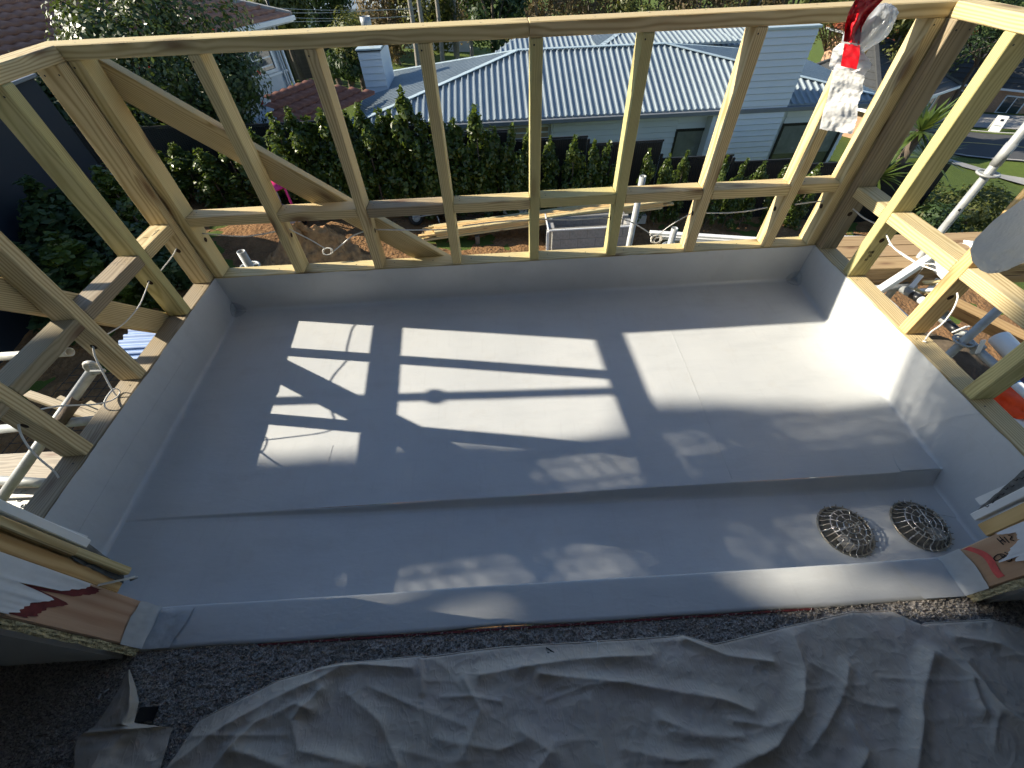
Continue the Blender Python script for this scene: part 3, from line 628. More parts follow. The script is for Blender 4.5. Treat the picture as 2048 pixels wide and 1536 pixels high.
# ================================================================== CARPET PILE, DROP CLOTHS
n = 26000
tx = RNG.uniform(-.35, 3.1, n); ty = RNG.uniform(-2.02, YI-.002, n); keep = (ty > -1.81) | (tx < .72); tx, ty = tx[keep], ty[keep]; n = len(tx)
h = RNG.uniform(.004, .015, n); r = RNG.uniform(.0028, .0052, n); lx, ly = RNG.normal(0, .004, n), RNG.normal(0, .004, n)
ph = RNG.uniform(0, 6.28, n); vv = np.empty((n, 4, 3))
for k in range(3): vv[:, k] = np.stack([tx+np.cos(ph+2.094*k)*r, ty+np.sin(ph+2.094*k)*r, np.full(n, FZ)], 1)
vv[:, 3] = np.stack([tx+lx, ty+ly, FZ+h], 1)
me = bpy.data.meshes.new('pile'); idx = np.arange(n)[:, None]*4; fc = np.concatenate([idx+[0, 1, 3], idx+[1, 2, 3], idx+[2, 0, 3]], 1).reshape(-1)
me.vertices.add(n*4); me.vertices.foreach_set('co', vv.reshape(-1)); me.loops.add(n*9); me.loops.foreach_set('vertex_index', fc.astype(np.int32))
me.polygons.add(n*3); me.polygons.foreach_set('loop_start', np.arange(0, n*9, 3, dtype=np.int32)); me.polygons.foreach_set('loop_total', np.full(n*3, 3, dtype=np.int32)); me.update(calc_edges=True)
tag(obj('carpet_pile', me, 'carpet', fl), kind='stuff')
def seg_dist(X, Y, pl):
    best = np.full(X.shape, 9.0)
    for (ax, ay), (bx, by) in zip(pl[:-1], pl[1:]):
        dx, dy = bx-ax, by-ay; t = np.clip(((X-ax)*dx+(Y-ay)*dy)/max(dx*dx+dy*dy, 1e-9), 0, 1); best = np.minimum(best, np.hypot(X-ax-t*dx, Y-ay-t*dy))
    return best
def fl2(*pp): return [tuple(onZ(x, y, FZ+.012)[:2]) for x, y in pp]
CZ = FZ+.011
edge = np.array(fl2((300, 1620), (340, 1536), (400, 1440), (480, 1400), (560, 1360), (650, 1335), (690, 1328), (840, 1312), (845, 1316), (1000, 1295), (1200, 1283), (1365, 1272), (1425, 1290), (1550, 1260), (1700, 1225), (1780, 1222), (1835, 1252), (1850, 1247), (1980, 1240), (2048, 1258), (2250, 1300)))
ridges = [([(350, 1536), (430, 1470), (560, 1395), (640, 1362), (690, 1335)], .016, .013), ([(410, 1560), (520, 1445), (600, 1408), (628, 1420)], .013, .011), ([(640, 1340), (720, 1330), (825, 1337)], .012, .009),
    ([(650, 1380), (590, 1440), (602, 1500), (720, 1525)], .014, .012), ([(842, 1318), (846, 1385)], .008, .005), ([(960, 1352), (1050, 1335), (1150, 1320), (1300, 1312)], .014, .011), ([(1080, 1350), (1250, 1367), (1440, 1400), (1500, 1422)], .014, .012),
    ([(1365, 1280), (1450, 1312), (1540, 1326)], .011, .008), ([(1580, 1275), (1602, 1340), (1592, 1420), (1545, 1490), (1440, 1545)], .02, .015), ([(1690, 1335), (1675, 1400), (1620, 1490)], .010, .010), ([(1850, 1310), (1835, 1400), (1822, 1560)], .016, .013),
    ([(1838, 1254), (1920, 1330), (1990, 1420), (2060, 1470)], .018, .012), ([(1870, 1310), (1925, 1352), (1955, 1420)], .012, .010), ([(1040, 1462), (1100, 1502), (1060, 1560)], .012, .012), ([(1180, 1400), (1202, 1480), (1218, 1560)], .008, .008), ([(1460, 1442), (1530, 1452), (1565, 1440)], .009, .009),
    ([(700, 1390), (760, 1440), (800, 1530)], .010, .012), ([(930, 1360), (962, 1420), (930, 1510)], .009, .011), ([(1900, 1275), (1990, 1290), (2060, 1330)], .012, .012), ([(1700, 1450), (1730, 1500), (1700, 1560)], .009, .011), ([(1320, 1440), (1400, 1470), (1480, 1475)], .009, .009), ([(1250, 1500), (1350, 1520), (1420, 1515)], .008, .010), ([(880, 1480), (1000, 1500), (1050, 1480)], .007, .01), ([(480, 1500), (600, 1540), (700, 1545)], .012, .014)]
nx, ny = 700, 150
rr_ = random.Random(5)
for k in range(36):
    cx_, cy_, an = rr_.uniform(330, 2040), rr_.uniform(1290, 1560), rr_.uniform(-.45, .6)+(1.3 if rr_.random() < .25 else 0); L2 = rr_.uniform(25, 120); bend = rr_.uniform(-.5, .5)
    ridges.append(([(cx_-math.cos(an)*L2, cy_-math.sin(an)*L2*.6), (cx_+math.sin(an)*L2*bend*.4, cy_-math.cos(an)*L2*bend*.3), (cx_+math.cos(an)*L2, cy_+math.sin(an)*L2*.6)], rr_.choice((.0015, .002, .0028, .0045)), rr_.uniform(.004, .008)))
xs = np.linspace(edge[0, 0], 3.05, nx); ey = np.interp(xs, edge[1:, 0], edge[1:, 1]); left = xs < edge[1, 0]
tt = np.linspace(0, 1, ny)**1.25; Xg, Tg = np.meshgrid(xs, tt); Yg = ey[None, :] - Tg*.48
Zg = np.full(Xg.shape, CZ)
for pl, a, wd in ridges:
    dd = seg_dist(Xg, Yg, fl2(*pl)); Zg += a*.85*np.exp(-(np.abs(dd)/(wd*.95))**1.25) * (1+.3*np.sin(Xg*31+Yg*19)) + a*.40/(1+(dd/(wd*2.6))**2) - a*.10*np.exp(-((dd-wd*2.6)/wd)**2)
nz = np.array([[mnoise.noise(V((x*9, y*9, 0)))*.007+abs(mnoise.noise(V((x*15+2*mnoise.noise(V((x*6, y*6, 1))), y*11, 4))))*.004+mnoise.noise(V((x*30, y*26, 4)))*.0018+(.5-abs(mnoise.noise(V((x*24+3*mnoise.noise(V((x*5, y*5, 3))), y*30, 9)))))*.0012+mnoise.noise(V((x*60, y*45, 4)))*.0006 for x, y in zip(rx, ry)] for rx, ry in zip(Xg, Yg)])
Zg = np.maximum(Zg+nz+.004, FZ+.009); e = np.clip(Tg/.012, 0, 1); Zg = Zg*e+(FZ+.0115+np.maximum(0, Zg-CZ)*.55)*(1-e)
dc = obj('drop_cloth', mesh(np.stack([Xg, Yg, Zg], -1).reshape(-1, 3).tolist(), [(j*nx+i, (j+1)*nx+i, (j+1)*nx+i+1, j*nx+i+1) for j in range(ny-1) for i in range(nx-1)]), 'drop_cloth', None, None, True)
tag(dc, 'wide grey cotton drop cloth crumpled over the carpet', 'drop cloth')
edge_tube = tube('hem', 'drop_cloth', dc, [(x, y, z+.0006) for x, y, z in zip(xs, Yg[0], Zg[0])][::3], .0017, 5)
tube('loose_thread', 'white_cloth', dc, spline([onZ(1178, 1279, FZ+.014), onZ(1186, 1284, FZ+.02), onZ(1194, 1283, FZ+.03), onZ(1195, 1300, FZ+.032), onZ(1190, 1325, FZ+.03)], 5), .0008, 4)
for q in ((1108, 1302), (1103, 1306), (1100, 1297)): tube('dark_smear', 'ink', dc, spline([onZ(q[0]-8, q[1]-2, FZ+.02), onZ(q[0], q[1]+3, FZ+.019), onZ(q[0]+3, q[1]+9, FZ+.018)], 4), .0016, 4)
Lb = [(256, 1338), (240, 1375), (212, 1420), (190, 1452), (156, 1474), (149, 1500), (149, 1550), (140, 1640)]
Rb = [(260, 1340), (272, 1375), (278, 1404), (268, 1446), (345, 1456), (332, 1500), (318, 1545), (330, 1640)]
def c2(u, v):
    k = v*(len(Lb)-1); i = min(int(k), len(Lb)-2); f = k-i
    a = V(Lb[i]).lerp(V(Lb[i+1]), f); b_ = V(Rb[i]).lerp(V(Rb[i+1]), f); q = a.lerp(b_, u)
    z = FZ+.014+.028*math.sin(math.pi*u)*(.5+.5*math.sin(v*7))+.02*math.exp(-((u-.45-.3*math.sin(v*5))/.16)**2)+.004*mnoise.noise(V((u*7, v*12, 0)))+.012*math.exp(-((v-.52)/.03)**2)
    return tuple(onZ(q.x, q.y, z))
tag(grid('folded_cloth', c2, 40, 90, 'drop_cloth', None), 'folded grey cloth corner with a pointed tip by the torn jamb', 'cloth')
tag(abox('carpet_offcut', 'black_plastic', None, onZ(268, 1445, FZ+.012), onZ(318, 1412, FZ+.014)), 'small black plastic piece beside the pointed cloth tip', 'plastic piece')
for k, (x, y) in enumerate(((213, 1381), (199, 1393))):
    tag(obj('paint_flake', box_bm(.012, .005, .002, .0008), 'white_paint', None, Matrix.Translation(onZ(x, y, FZ+.012)) @ Matrix.Rotation(.6+k, 4, 'Z')), ['larger', 'smaller'][k]+' white flake on the dark carpet by the cloth tip', 'flake')

# ================================================================== HANGING PAPER TOWELS AND RED TAPE
def sheet(name, mat, parent, rows, Y, nu=26, nv=40, amp=.004, torn=0.0, seed=0, tilt=0.0):
    def fn(u, v):
        k = v*(len(rows)-1); i = min(int(k), len(rows)-2); f = k-i
        a = V(rows[i][0]).lerp(V(rows[i+1][0]), f); b_ = V(rows[i][1]).lerp(V(rows[i+1][1]), f)
        if torn: b_ = b_ + (b_-a).normalized()*(torn*(mnoise.noise(V((v*9, seed, 0)))+.6*mnoise.noise(V((v*34, seed, 4))))); q = a.lerp(b_, u)
        else: q = a.lerp(b_, u)
        y_ = Y + tilt*u + amp*(mnoise.noise(V((u*3, v*4, seed)))*1.5+.5*mnoise.noise(V((u*9, v*12, seed))))
        return tuple(onY(q.x, q.y+(torn*.7*mnoise.noise(V((u*11, seed, 8))) if v > .97 else 0), y_))
    return grid(name, fn, nu, nv, mat, parent)
YT = -.56
top = onY(1748, -6, YT)
ht = thing('hanging_towel', (top.x, YT, onY(1670, 260, YT).z), 'white paper towel strip hanging from red tape and clear film', 'paper towel')
sheet('paper_sheet', 'paper_towel', ht, [((1668, 134), (1728, 150)), ((1662, 165), (1726, 178)), ((1655, 195), (1716, 208)), ((1646, 225), (1714, 240)), ((1639, 258), (1704, 268))], YT+.03, 30, 50, .005, 3.0, 1, -.07)
sheet('paper_sheet', 'paper_towel', ht, [((1680, 86), (1712, 86)), ((1666, 98), (1724, 100)), ((1661, 118), (1738, 118)), ((1658, 132), (1744, 130)), ((1664, 142), (1730, 150))], YT+.045, 26, 26, .006, 3.5, 2, -.07)
sheet('red_tape', 'red_plastic', ht, [((1689, 87), (1720, 91)), ((1685, 110), (1719, 114)), ((1681, 132), (1713, 139))], YT+.005, 10, 16, .0015, 0, 0, -.03)
sheet('red_tape', 'red_plastic', ht, [((1716, -40), (1790, -40)), ((1710, 0), (1766, 0)), ((1697, 25), (1738, 30)), ((1690, 50), (1724, 55)), ((1687, 83), (1720, 88))], YT-.004, 16, 40, .008, 0, 5)
st = onY(1752, -40, YT)
tube('red_strap', 'red_plastic', ht, spline([st, (st.x+.004, YT-.1, 1.35), (st.x, -.9, 2.0), (st.x, -1.2, 2.497)], 6), .014, 8, flat=.35)
cf = onY(1738, 58, YT+.02)
bm = bmesh.new(); bmesh.ops.create_icosphere(bm, subdivisions=4, radius=1)
for v in bm.verts:
    n_ = v.co.copy(); a = math.atan2(n_.y, n_.x); v.co = V((n_.x*.052+.012*n_.z, n_.y*.036, n_.z*.048)) * (1+.09*math.sin(a*9+n_.z*3)+.12*mnoise.noise(n_*2.2))
obj('film_bundle', bm, 'clear_film', ht, Matrix.Translation(cf), True)
ht2 = thing('hanging_towel', onY(2000, 545, -.93), 'large grey shaded paper towel hanging at the edge toward the road', 'paper towel')
rows = [((2150, 250), (2300, 300)), ((2110, 330), (2260, 380)), ((2050, 395), (2220, 430)), ((1988, 440), (2200, 470)), ((1950, 478), (2150, 500)), ((1940, 500), (2090, 515)), ((1944, 522), (2040, 528)), ((1960, 540), (2016, 540)), ((1976, 547), (1996, 546))]
sheet('paper_sheet', 'paper_towel', ht2, rows, -.93, 30, 60, .006, 2.5, 6)
t2 = onY(2220, 270, -.93); tube('string', 'cable_white', ht2, [t2, (t2.x, -1.0, 1.6), (t2.x, -1.2, 2.499)], .002, 5)
# ================================================================== GROUND, ROAD
def sheet_grid(name, xs, ys, fn, mat, kind='structure', parent=None):
    vs = [(x, y, fn(x, y)) for y in ys for x in xs]; n = len(xs)
    return tag(obj(name, mesh(vs, [(j*n+i, j*n+i+1, (j+1)*n+i+1, (j+1)*n+i) for j in range(len(ys)-1) for i in range(n-1)]), mat, parent, None, True), kind=kind)
gx = sorted(set([-260, -180, -120, -80, -60, -45, -35] + list(np.arange(-28, 46, 1.0)) + [50, 60, 75, 95, 130, 180, 260])); gy = sorted(set([-40, -20, -10] + list(np.arange(-6, 60, 1.0)) + [65, 75, 90, 110, 140, 190, 260, 360]))
sheet_grid('ground', [float(a) for a in gx], [float(a) for a in gy], lambda x, y: gz(x, y)-.03, 'grass_ground')
def soil_z(x, y):
    e = min(1, max(0, min(x+9, 13.5-x, 9.3-y)/.6))
    return gz(x, y) - .05*(1-e) + .012 + e*(.09*mnoise.noise(V((x*.9, y*.9, 0))) + .05*mnoise.noise(V((x*2.7, y*2.7, 3))) + .022*mnoise.noise(V((x*8, y*8, 5))))
sheet_grid('yard_soil', [float(a) for a in np.arange(-9, 13.6, .1)], [float(a) for a in np.arange(-3, 9.4, .1)], soil_z, 'soil')
def clod(seed, r, jag=.35, sub=2):
    bm = bmesh.new(); bmesh.ops.create_icosphere(bm, subdivisions=sub, radius=r)
    for v in bm.verts: v.co *= 1+jag*mnoise.noise(v.co*(1.6/r)+V((seed*7, 0, 0)))
    me = bpy.data.meshes.new('clod'); bm.to_mesh(me); bm.free(); return me
# loose stones and clods: uncountable
vs, fs = [], []
for k in range(1500):
    x, y = random.uniform(-3.5, 7.5), random.uniform(3.2, 8.4); s = random.uniform(.008, .035)*(1.6 if random.random() < .06 else 1); c = V((x, y, soil_z(x, y)+s*.3)); q = len(vs)
    for d in ((1, 0, 0), (-1, 0, 0), (0, 1, 0), (0, -1, 0), (0, 0, .7), (0, 0, -.7)): vs.append(c+V(d)*s*random.uniform(.6, 1.2))
    fs += [(q+a, q+b_, q+c_) for a, b_, c_ in ((0, 2, 4), (2, 1, 4), (1, 3, 4), (3, 0, 4), (2, 0, 5), (1, 2, 5), (3, 1, 5), (0, 3, 5))]
simple('clod_mat', (.20, .125, .07), .95, var=.45, scale=3)
tag(obj('soil_clods', mesh(vs, fs), 'clod_mat'), 'small clods and stones scattered over the bare soil', 'stones', kind='stuff')
# road with kerbs, centre line, verges: strips that follow the ground
def strip(name, mat, a, b_, c, d, lift, kind='structure', ext=(30, 45), n=60, parent=None):   # a,b near edge; c,d far edge (world points)
    a, b_, c, d = [V(p) for p in (a, b_, c, d)]; vs = []
    for k in range(n+1):
        t = -ext[0]/10 + (ext[0]+ext[1])/10*k/n
        for s in range(5):
            q = (a+(b_-a)*t).lerp(c+(d-c)*t, s/4); vs.append((q.x, q.y, gz(q.x, q.y)+lift))
    return tag(obj(name, mesh(vs, [(k*5+s, k*5+s+1, (k+1)*5+s+1, (k+1)*5+s) for k in range(n) for s in range(4)]), mat, parent, None, True), kind=kind)
rn0, rn1 = hit(1931.6, 313.5), hit(2048, 323.4); dirr = (rn1-rn0); dirr.z = 0; dirr.normalize(); per = V((-dirr.y, dirr.x, 0))
if per.y < 0: per = -per
def rp(u, v): q = rn0+dirr*u+per*v; return V((q.x, q.y, 0))
strip('road', 'asphalt', rp(0, 0), rp(10, 0), rp(0, 7.2), rp(10, 7.2), .02)
strip('kerb', 'concrete', rp(0, -.25), rp(10, -.25), rp(0, 0), rp(10, 0), .10); strip('kerb', 'concrete', rp(0, 7.2), rp(10, 7.2), rp(0, 7.45), rp(10, 7.45), .12)
strip('centre_line', 'road_yellow', rp(0, 3.75), rp(10, 3.75), rp(0, 3.9), rp(10, 3.9), .026)
strip('footpath', 'concrete', rp(0, -4.2), rp(10, -4.2), rp(0, -2.9), rp(10, -2.9), .03)
strip('footpath', 'concrete', rp(0, 9.2), rp(10, 9.2), rp(0, 14.5), rp(10, 14.5), .03)

# ================================================================== YARD THINGS
def on_ground(x, y): P = hit(x, y); return V((P.x, P.y, soil_z(P.x, P.y)))
# mound of dug soil
mc = onZ(605, 480, -2.9); mc.z = 0
def mound(u, v):
    a = u*2*math.pi; r = v*1.35; z = 1.05*max(0, 1-v)**1.1*(1+.2*math.sin(a*2))
    x, y = mc.x+math.cos(a)*r, mc.y+math.sin(a)*r*.9
    nn = .16*mnoise.noise(V((x*2.6, y*2.6, z*3)))+.09*mnoise.noise(V((x*7, y*7, z*7)))+.04*mnoise.noise(V((x*18, y*18, z*18)))
    return (x+nn*.5, y+nn*.4, soil_z(x, y)-.06+z+nn*min(1, (1-v)*4+.15))
simple('mound_soil', (.36, .19, .078), .95, var=.5, scale=9, bump=1.0, bscale=40)
md = grid('soil_mound', mound, 90, 50, 'mound_soil', None); tag(md, 'heap of dug brown soil behind the far stud frame', 'soil heap')
# stack of long pine lengths
ps = thing('plank_stack', on_ground(1080, 455), 'long pale pine lengths stacked on trestle blocks above the soil', 'timber stack')
A0, A1 = on_ground(850, 480)+V((0, 0, .12)), on_ground(1318, 418)+V((0, 0, .75))
A1 = dep(1320, 408, (A0-CAM).dot(FW)*1.02)
side = (A1-A0).cross(V((0, 0, 1))).normalized(); dA = (A1-A0).normalized(); upv = side.cross(dA).normalized()
for j in range(4):
    for i in range(4):
        o0 = side*(-.12+.095*i+.012*random.uniform(-1, 1))+upv*(.05*j); sh = .12*random.uniform(-1, 1)+(.18*(j % 2))
        bar('pine_length', 'pine_raw' if (i+j) % 3 else 'pine', ps, A0+o0+dA*sh, A1+o0+dA*(sh*.6+.1*random.random()), .088, .044, upv)
for f in (.22, .74):
    c = A0.lerp(A1, f); abox('bearer', 'paling', ps, (c.x-.05, c.y-.25, gz(c.x, c.y)-.1), (c.x+.05, c.y+.25, c.z-.07), .006)
# wheelbarrow lying behind the planks
wb = thing('wheelbarrow', on_ground(845, 455), 'tipped wheelbarrow with black tyre beside the pine lengths', 'wheelbarrow')
wc = on_ground(836, 452)+V((0, 0, .19)); Mw = Matrix.Translation(wc) @ Matrix.Rotation(R(35), 4, 'Z') @ Matrix.Rotation(R(80), 4, 'X')
ty = obj('wheel', ring_mesh(.15, .045, 28, 10), 'rubber', wb, Mw, True)
bm = bmesh.new(); bmesh.ops.create_cone(bm, cap_ends=True, radius1=.105, radius2=.105, depth=.03, segments=20); obj('rim', bm, 'galv', ty, Mw)
for s in (-1, 1): tube('handle', 'galv', wb, spline([wc+V((-.05, .05*s, 0)), wc+V((.12, .10*s, .06)), wc+V((.45, .22*s, .16)), wc+V((.95, .27*s, .22))], 5), .016, 8)
tr = lambda u, v: (wc.x+.25+.75*u, wc.y+(v-.5)*(.66-.25*(1-u)), wc.z+.05+.22*(abs(2*v-1)**3)+.12*(2*u-1)**4)
grid('tray', tr, 14, 14, 'rubber', wb); tube('leg', 'galv', wb, spline([wc+V((.55, -.24, .12)), wc+V((.62, -.26, -.15)), wc+V((.75, -.26, -.17)), wc+V((.8, -.25, .14))], 5), .013, 8)
# concrete block pit
bt = [on_ground(1105, 505), on_ground(1262, 498)]
bz = gz(bt[0].x, bt[0].y)-.05; bw = thing('block_pit', (bt[0].x, bt[0].y, bz), 'grey concrete block pit with open top near the scaffold tube', 'block wall')
bx0 = onZ(1104, 459, bz+.66).x; by0 = onZ(1104, 459, bz+.66).y; bx1 = onZ(1262, 452, bz+.66).x; Ld = bx1-bx0
for r_ in range(3):
    for wl, (o0, d0, L_) in enumerate((((bx0, by0), (1, 0), Ld), ((bx0, by0+.62), (1, 0), Ld), ((bx0, by0), (0, 1), .62), ((bx1, by0), (0, 1), .62))):
        t = -.2 if r_ % 2 else 0.0
        while t < L_-.02:
            a, c = max(0, t)+.005, min(L_, t+.4)-.005
            if c-a > .03:
                if d0[0]: lo, hi = (o0[0]+a, o0[1]-.07, bz+.22*r_), (o0[0]+c, o0[1]+.07, bz+.21+.22*r_)
                else: lo, hi = (o0[0]-.069, o0[1]+a+.07, bz+.22*r_), (o0[0]+.069, o0[1]+c-.07, bz+.21+.22*r_)
                if hi[1] > lo[1]+.02: abox('block', 'block', bw, lo, hi, .004)
            t += .4
    for lo, hi in (((bx0+.003, by0-.062, bz), (bx1-.003, by0+.062, bz+.655)), ((bx0+.003, by0+.558, bz), (bx1-.003, by0+.682, bz+.655))): 
        if r_ == 0: abox('mortar_bed', 'mortar', bw, lo, hi)
abox('capping_strip', 'white_paint', bw, (bx0-.08, by0-.085, bz+.662), (bx1+.08, by0-.06, bz+.69)); abox('capping_strip', 'white_paint', bw, (bx0-.10, by0-.06, bz+.662), (bx0-.075, by0+.7, bz+.69))
abox('formwork_upright', 'white_paint', bw, (bx0-.13, by0-.11, bz-.05), (bx0-.075, by0-.075, bz+.66))
cs = thing('concrete_step', on_ground(1150, 430), 'flat grey concrete slab behind the pine lengths', 'concrete slab'); c = on_ground(1120, 436); abox('slab', 'concrete', cs, (c.x-1.0, c.y-.4, c.z-.1), (c.x+2.2, c.y+.7, c.z+.12), .01)
c = on_ground(1035, 428); tag(obj('white_board', box_bm(.75, .03, .35, .004), 'white_plastic', None, Matrix.Translation(c+V((0, 0, .2))) @ Matrix.Rotation(R(-20), 4, 'X')), 'white sheet of board leaning on soil behind the pine lengths', 'board')
# twigs heap
th_ = thing('brush_heap', on_ground(925, 445), 'dark heap of twigs behind the pine lengths', 'brush heap'); c = on_ground(925, 442)
pp = []
for k in range(90):
    a = random.uniform(0, 6.28); q = c+V((random.gauss(0, .32), random.gauss(0, .18), random.uniform(.02, .24))); d = V((math.cos(a), math.sin(a), random.uniform(-.2, .4)))*random.uniform(.1, .28); pp.append((q-d, q+d))
vs, fs = [], []
for a, c_ in pp:
    m_ = tube_mesh([a, c_], .006, 4); q = len(vs); vs += [v.co.copy() for v in m_.vertices]; fs += [tuple(i+q for i in p.vertices) for p in m_.polygons]; bpy.data.meshes.remove(m_)
tag(obj('twigs', mesh(vs, fs), 'bark', th_), kind='stuff')
# toy car
tc = on_ground(580, 450); toy = thing('toy_car', tc, 'pink and lilac toddler ride-on toy car by the hedge', 'toy car')
Mt = Matrix.Translation(tc) @ Matrix.Rotation(R(-35), 4, 'Z')
def tb(name, mat, lo, hi, bev=.03, seg=3): lo, hi = V(lo), V(hi); s = hi-lo; return obj(name, box_bm(s.x, s.y, s.z, bev, (0, 0, 0), seg), mat, toy, Mt @ Matrix.Translation((lo+hi)/2), True)
tb('body', 'lilac_plastic', (-.36, -.2, .1), (.36, .2, .42), .07); tb('bonnet', 'purple_plastic', (.16, -.19, .3), (.44, .19, .5), .07); tb('rear', 'purple_plastic', (-.44, -.19, .22), (-.22, .19, .56), .07); tb('roof', 'pink_plastic', (-.32, -.22, .84), (.2, .22, .91), .033)
for sx, sy in ((-.28, -.18), (-.28, .18), (.14, -.18), (.14, .18)): obj('roof_post', tube_mesh([Mt @ V((sx*1.1, sy, .4)), Mt @ V((sx, sy, .87))], .028, 8), 'lilac_plastic' if sx < 0 else 'pink_plastic', toy, None, True)
for sx, sy in ((-.26, -.22), (-.26, .22), (.28, -.22), (.28, .22)): obj('wheel', ring_mesh(.075, .035, 18, 8), 'black_plastic', toy, Mt @ Matrix.Translation((sx, sy, .11)) @ Matrix.Rotation(R(90), 4, 'X'), True)
# white aluminium profiles beyond the frame
wp = thing('white_profiles', on_ground(1500, 480), 'white metal profile lengths lying beyond the far stud frame', 'metal profiles')
for k in range(5):
    a, c_ = dep(1300+22*k, 466+7*k, 3.6), dep(1640, 488+5*k, 3.55); bar('profile', 'white_plastic' if k != 2 else 'galv', wp, a, c_, .05, .03)
bp_ = thing('plank_bundle', on_ground(1500, 490), 'weathered boards under the white metal profiles', 'boards')
for k in range(2): bar('board', ['tile_red', 'plank_grey'][k], bp_, dep(1425, 487+6*k, 3.75), dep(1660, 497+5*k, 3.7), .14, .03)
bs = thing('blue_sheets', onX(320, 680, -1.4), 'pale blue ridged plastic sheets on the dark ground', 'plastic sheets')
for k in range(3):
    c = onX(312, 684-4*k, -1.5-.03*k)
    grid('ridged_sheet', lambda u, v: (c.x-.25+.6*u, c.y-.2+.45*v+.02*k, c.z+.012*math.sin(v*38)+.02*k), 4, 44, 'blue_sheet', bs)

# ================================================================== SCAFFOLD
def rosette(parent, p, r=.062):
    o = obj('rosette', ring_mesh(r-.008, .0075, 28, 6), 'galv', parent, Matrix.Translation(V(p)), True)
    for k in range(4):
        a = R(45+90*k); obj('rosette_web', box_bm(.05, .022, .009, .002), 'galv', o, Matrix.Translation(V(p)) @ Matrix.Rotation(a, 4, 'Z') @ Matrix.Translation((.036, 0, 0)))
def standard(label, xy, z0, z1, discs, group='upright scaffold tubes'):
    o = thing('scaffold_standard', (xy[0], xy[1], gz(*xy)), label, 'scaffold tube', group)
    pipe('upright_tube', 'galv', o, (xy[0], xy[1], gz(*xy)-.05), (xy[0], xy[1], z1), .0242)
    for z in discs: rosette(o, (xy[0], xy[1], z))
    return o
pA = dep(487, 512, 2.45); standard('short scaffold upright with disc beside the soil heap', (pA.x, pA.y), 0, pA.z+.03, [pA.z-.075])
pB = dep(1286, 352, 3.0); standard('tall scaffold upright standing in front of the block pit', (pB.x, pB.y), 0, pB.z, [pB.z-1.3])
pC = dep(1350, 456, 3.1); standard('stub scaffold upright with disc by the hanging cable coil', (pC.x, pC.y), 0, pC.z, [pC.z-.15])
pD = dep(1990, 330, 2.5)
o = standard('tall scaffold upright with disc beside the road view', (pD.x, pD.y), 0, 2.6, [onX(1972, 345, pD.x).z]); zd = onX(1972, 345, pD.x).z
pipe('spigot_collar', 'galv', o, (pD.x, pD.y, zd+.05), (pD.x, pD.y, zd+.17), .0285)
for q in (.35, -.22): obj('pin_hole', ring_mesh(.006, .003, 12, 5), 'black_plastic', o, Matrix.Translation((pD.x-.016, pD.y-.019, zd+q)) @ Matrix.Rotation(R(90), 4, 'X') , True)
pE = dep(1928, 682, 2.6); zt = onX(1990, 615, pE.x).z
oE = standard('scaffold upright crossing a tube beside the dark sack', (pE.x, pE.y), 0, pE.z+.35, [pE.z])
pipe('label_sleeve', 'label_pink', oE, (pE.x, pE.y, pE.z-.24), (pE.x, pE.y, pE.z-.18), .0249)
def ledger(label, a, c, rings=(), mat='galv'):
    a, c = V(a), V(c); o = thing('scaffold_ledger', a, label, 'scaffold tube', 'level scaffold tubes'); pipe('level_tube', mat, o, a, c, .0242)
    for t0, t1, m_ in rings: pipe('sleeve', m_, o, a.lerp(c, t0), a.lerp(c, t1), .0249)
    return o
zl = pE.z-.02; lo = onX(1868, 640, pE.x+.0); L0 = V((pE.x+.052, .52, zl)); L1 = V((pE.x+.052, -1.1, zl))
le = ledger('level scaffold tube with white and blue sleeve beside the dark sack', L0, L1, [(.30, .36, 'black_plastic'), (.62, .635, 'label_blue'), (.635, .74, 'label_white')])
for s in (-1, 1):
    obj('wedge_clamp', box_bm(.05, .035, .07, .008), 'galv', le, Matrix.Translation((pE.x+.05, pE.y+.065*s, zl+.005))); obj('wedge_pin', box_bm(.03, .008, .09, .002), 'white_plastic', le, Matrix.Translation((pE.x+.02, pE.y+.08*s, zl+.045)) @ Matrix.Rotation(.4*s, 4, 'X'))
pF = dep(1805, 578, 2.9); ledger('level scaffold tube with dark band near the deck boards', pF, dep(1890, 628, 2.62), [(.25, .45, 'black_plastic'), (.46, .8, 'label_white')])
ledger('long level scaffold tube behind the deck boards', dep(1640, 476, 3.35), dep(1900, 482, 3.3)); ledger('long level scaffold tube in front of the deck boards', dep(1720, 578, 3.0), dep(1830, 574, 2.95))
# deck boards stacked on the scaffold
ds = thing('deck_board_stack', dep(1760, 560, 3.0), 'tied stack of brown deck boards on the scaffold', 'timber stack')
dk0, dk1 = dep(1670, 540, 3.0), dep(1905, 536, 3.0); dd = (dk1-dk0).normalized(); dd.z = 0; dd.normalize(); pr = V((-dd.y, dd.x, 0))
for j in range(5):
    for i in range(3):
        c0 = dk0+pr*(.145*i+.004*random.uniform(-1, 1))+V((0, 0, -.10+.034*j))+dd*random.uniform(-.04, .04); bar('deck_board', 'deck_board', ds, c0, c0+dd*1.5, .14, .032)
for t in (.55,): tube('tie_string', 'white_cloth', ds, [dk0+dd*t+pr*-.075+V((0, 0, -.12)), dk0+dd*t+pr*-.078+V((0, 0, .056)), dk0+dd*(t-.1)+pr*.37+V((0, 0, .056))], .0022, 5)
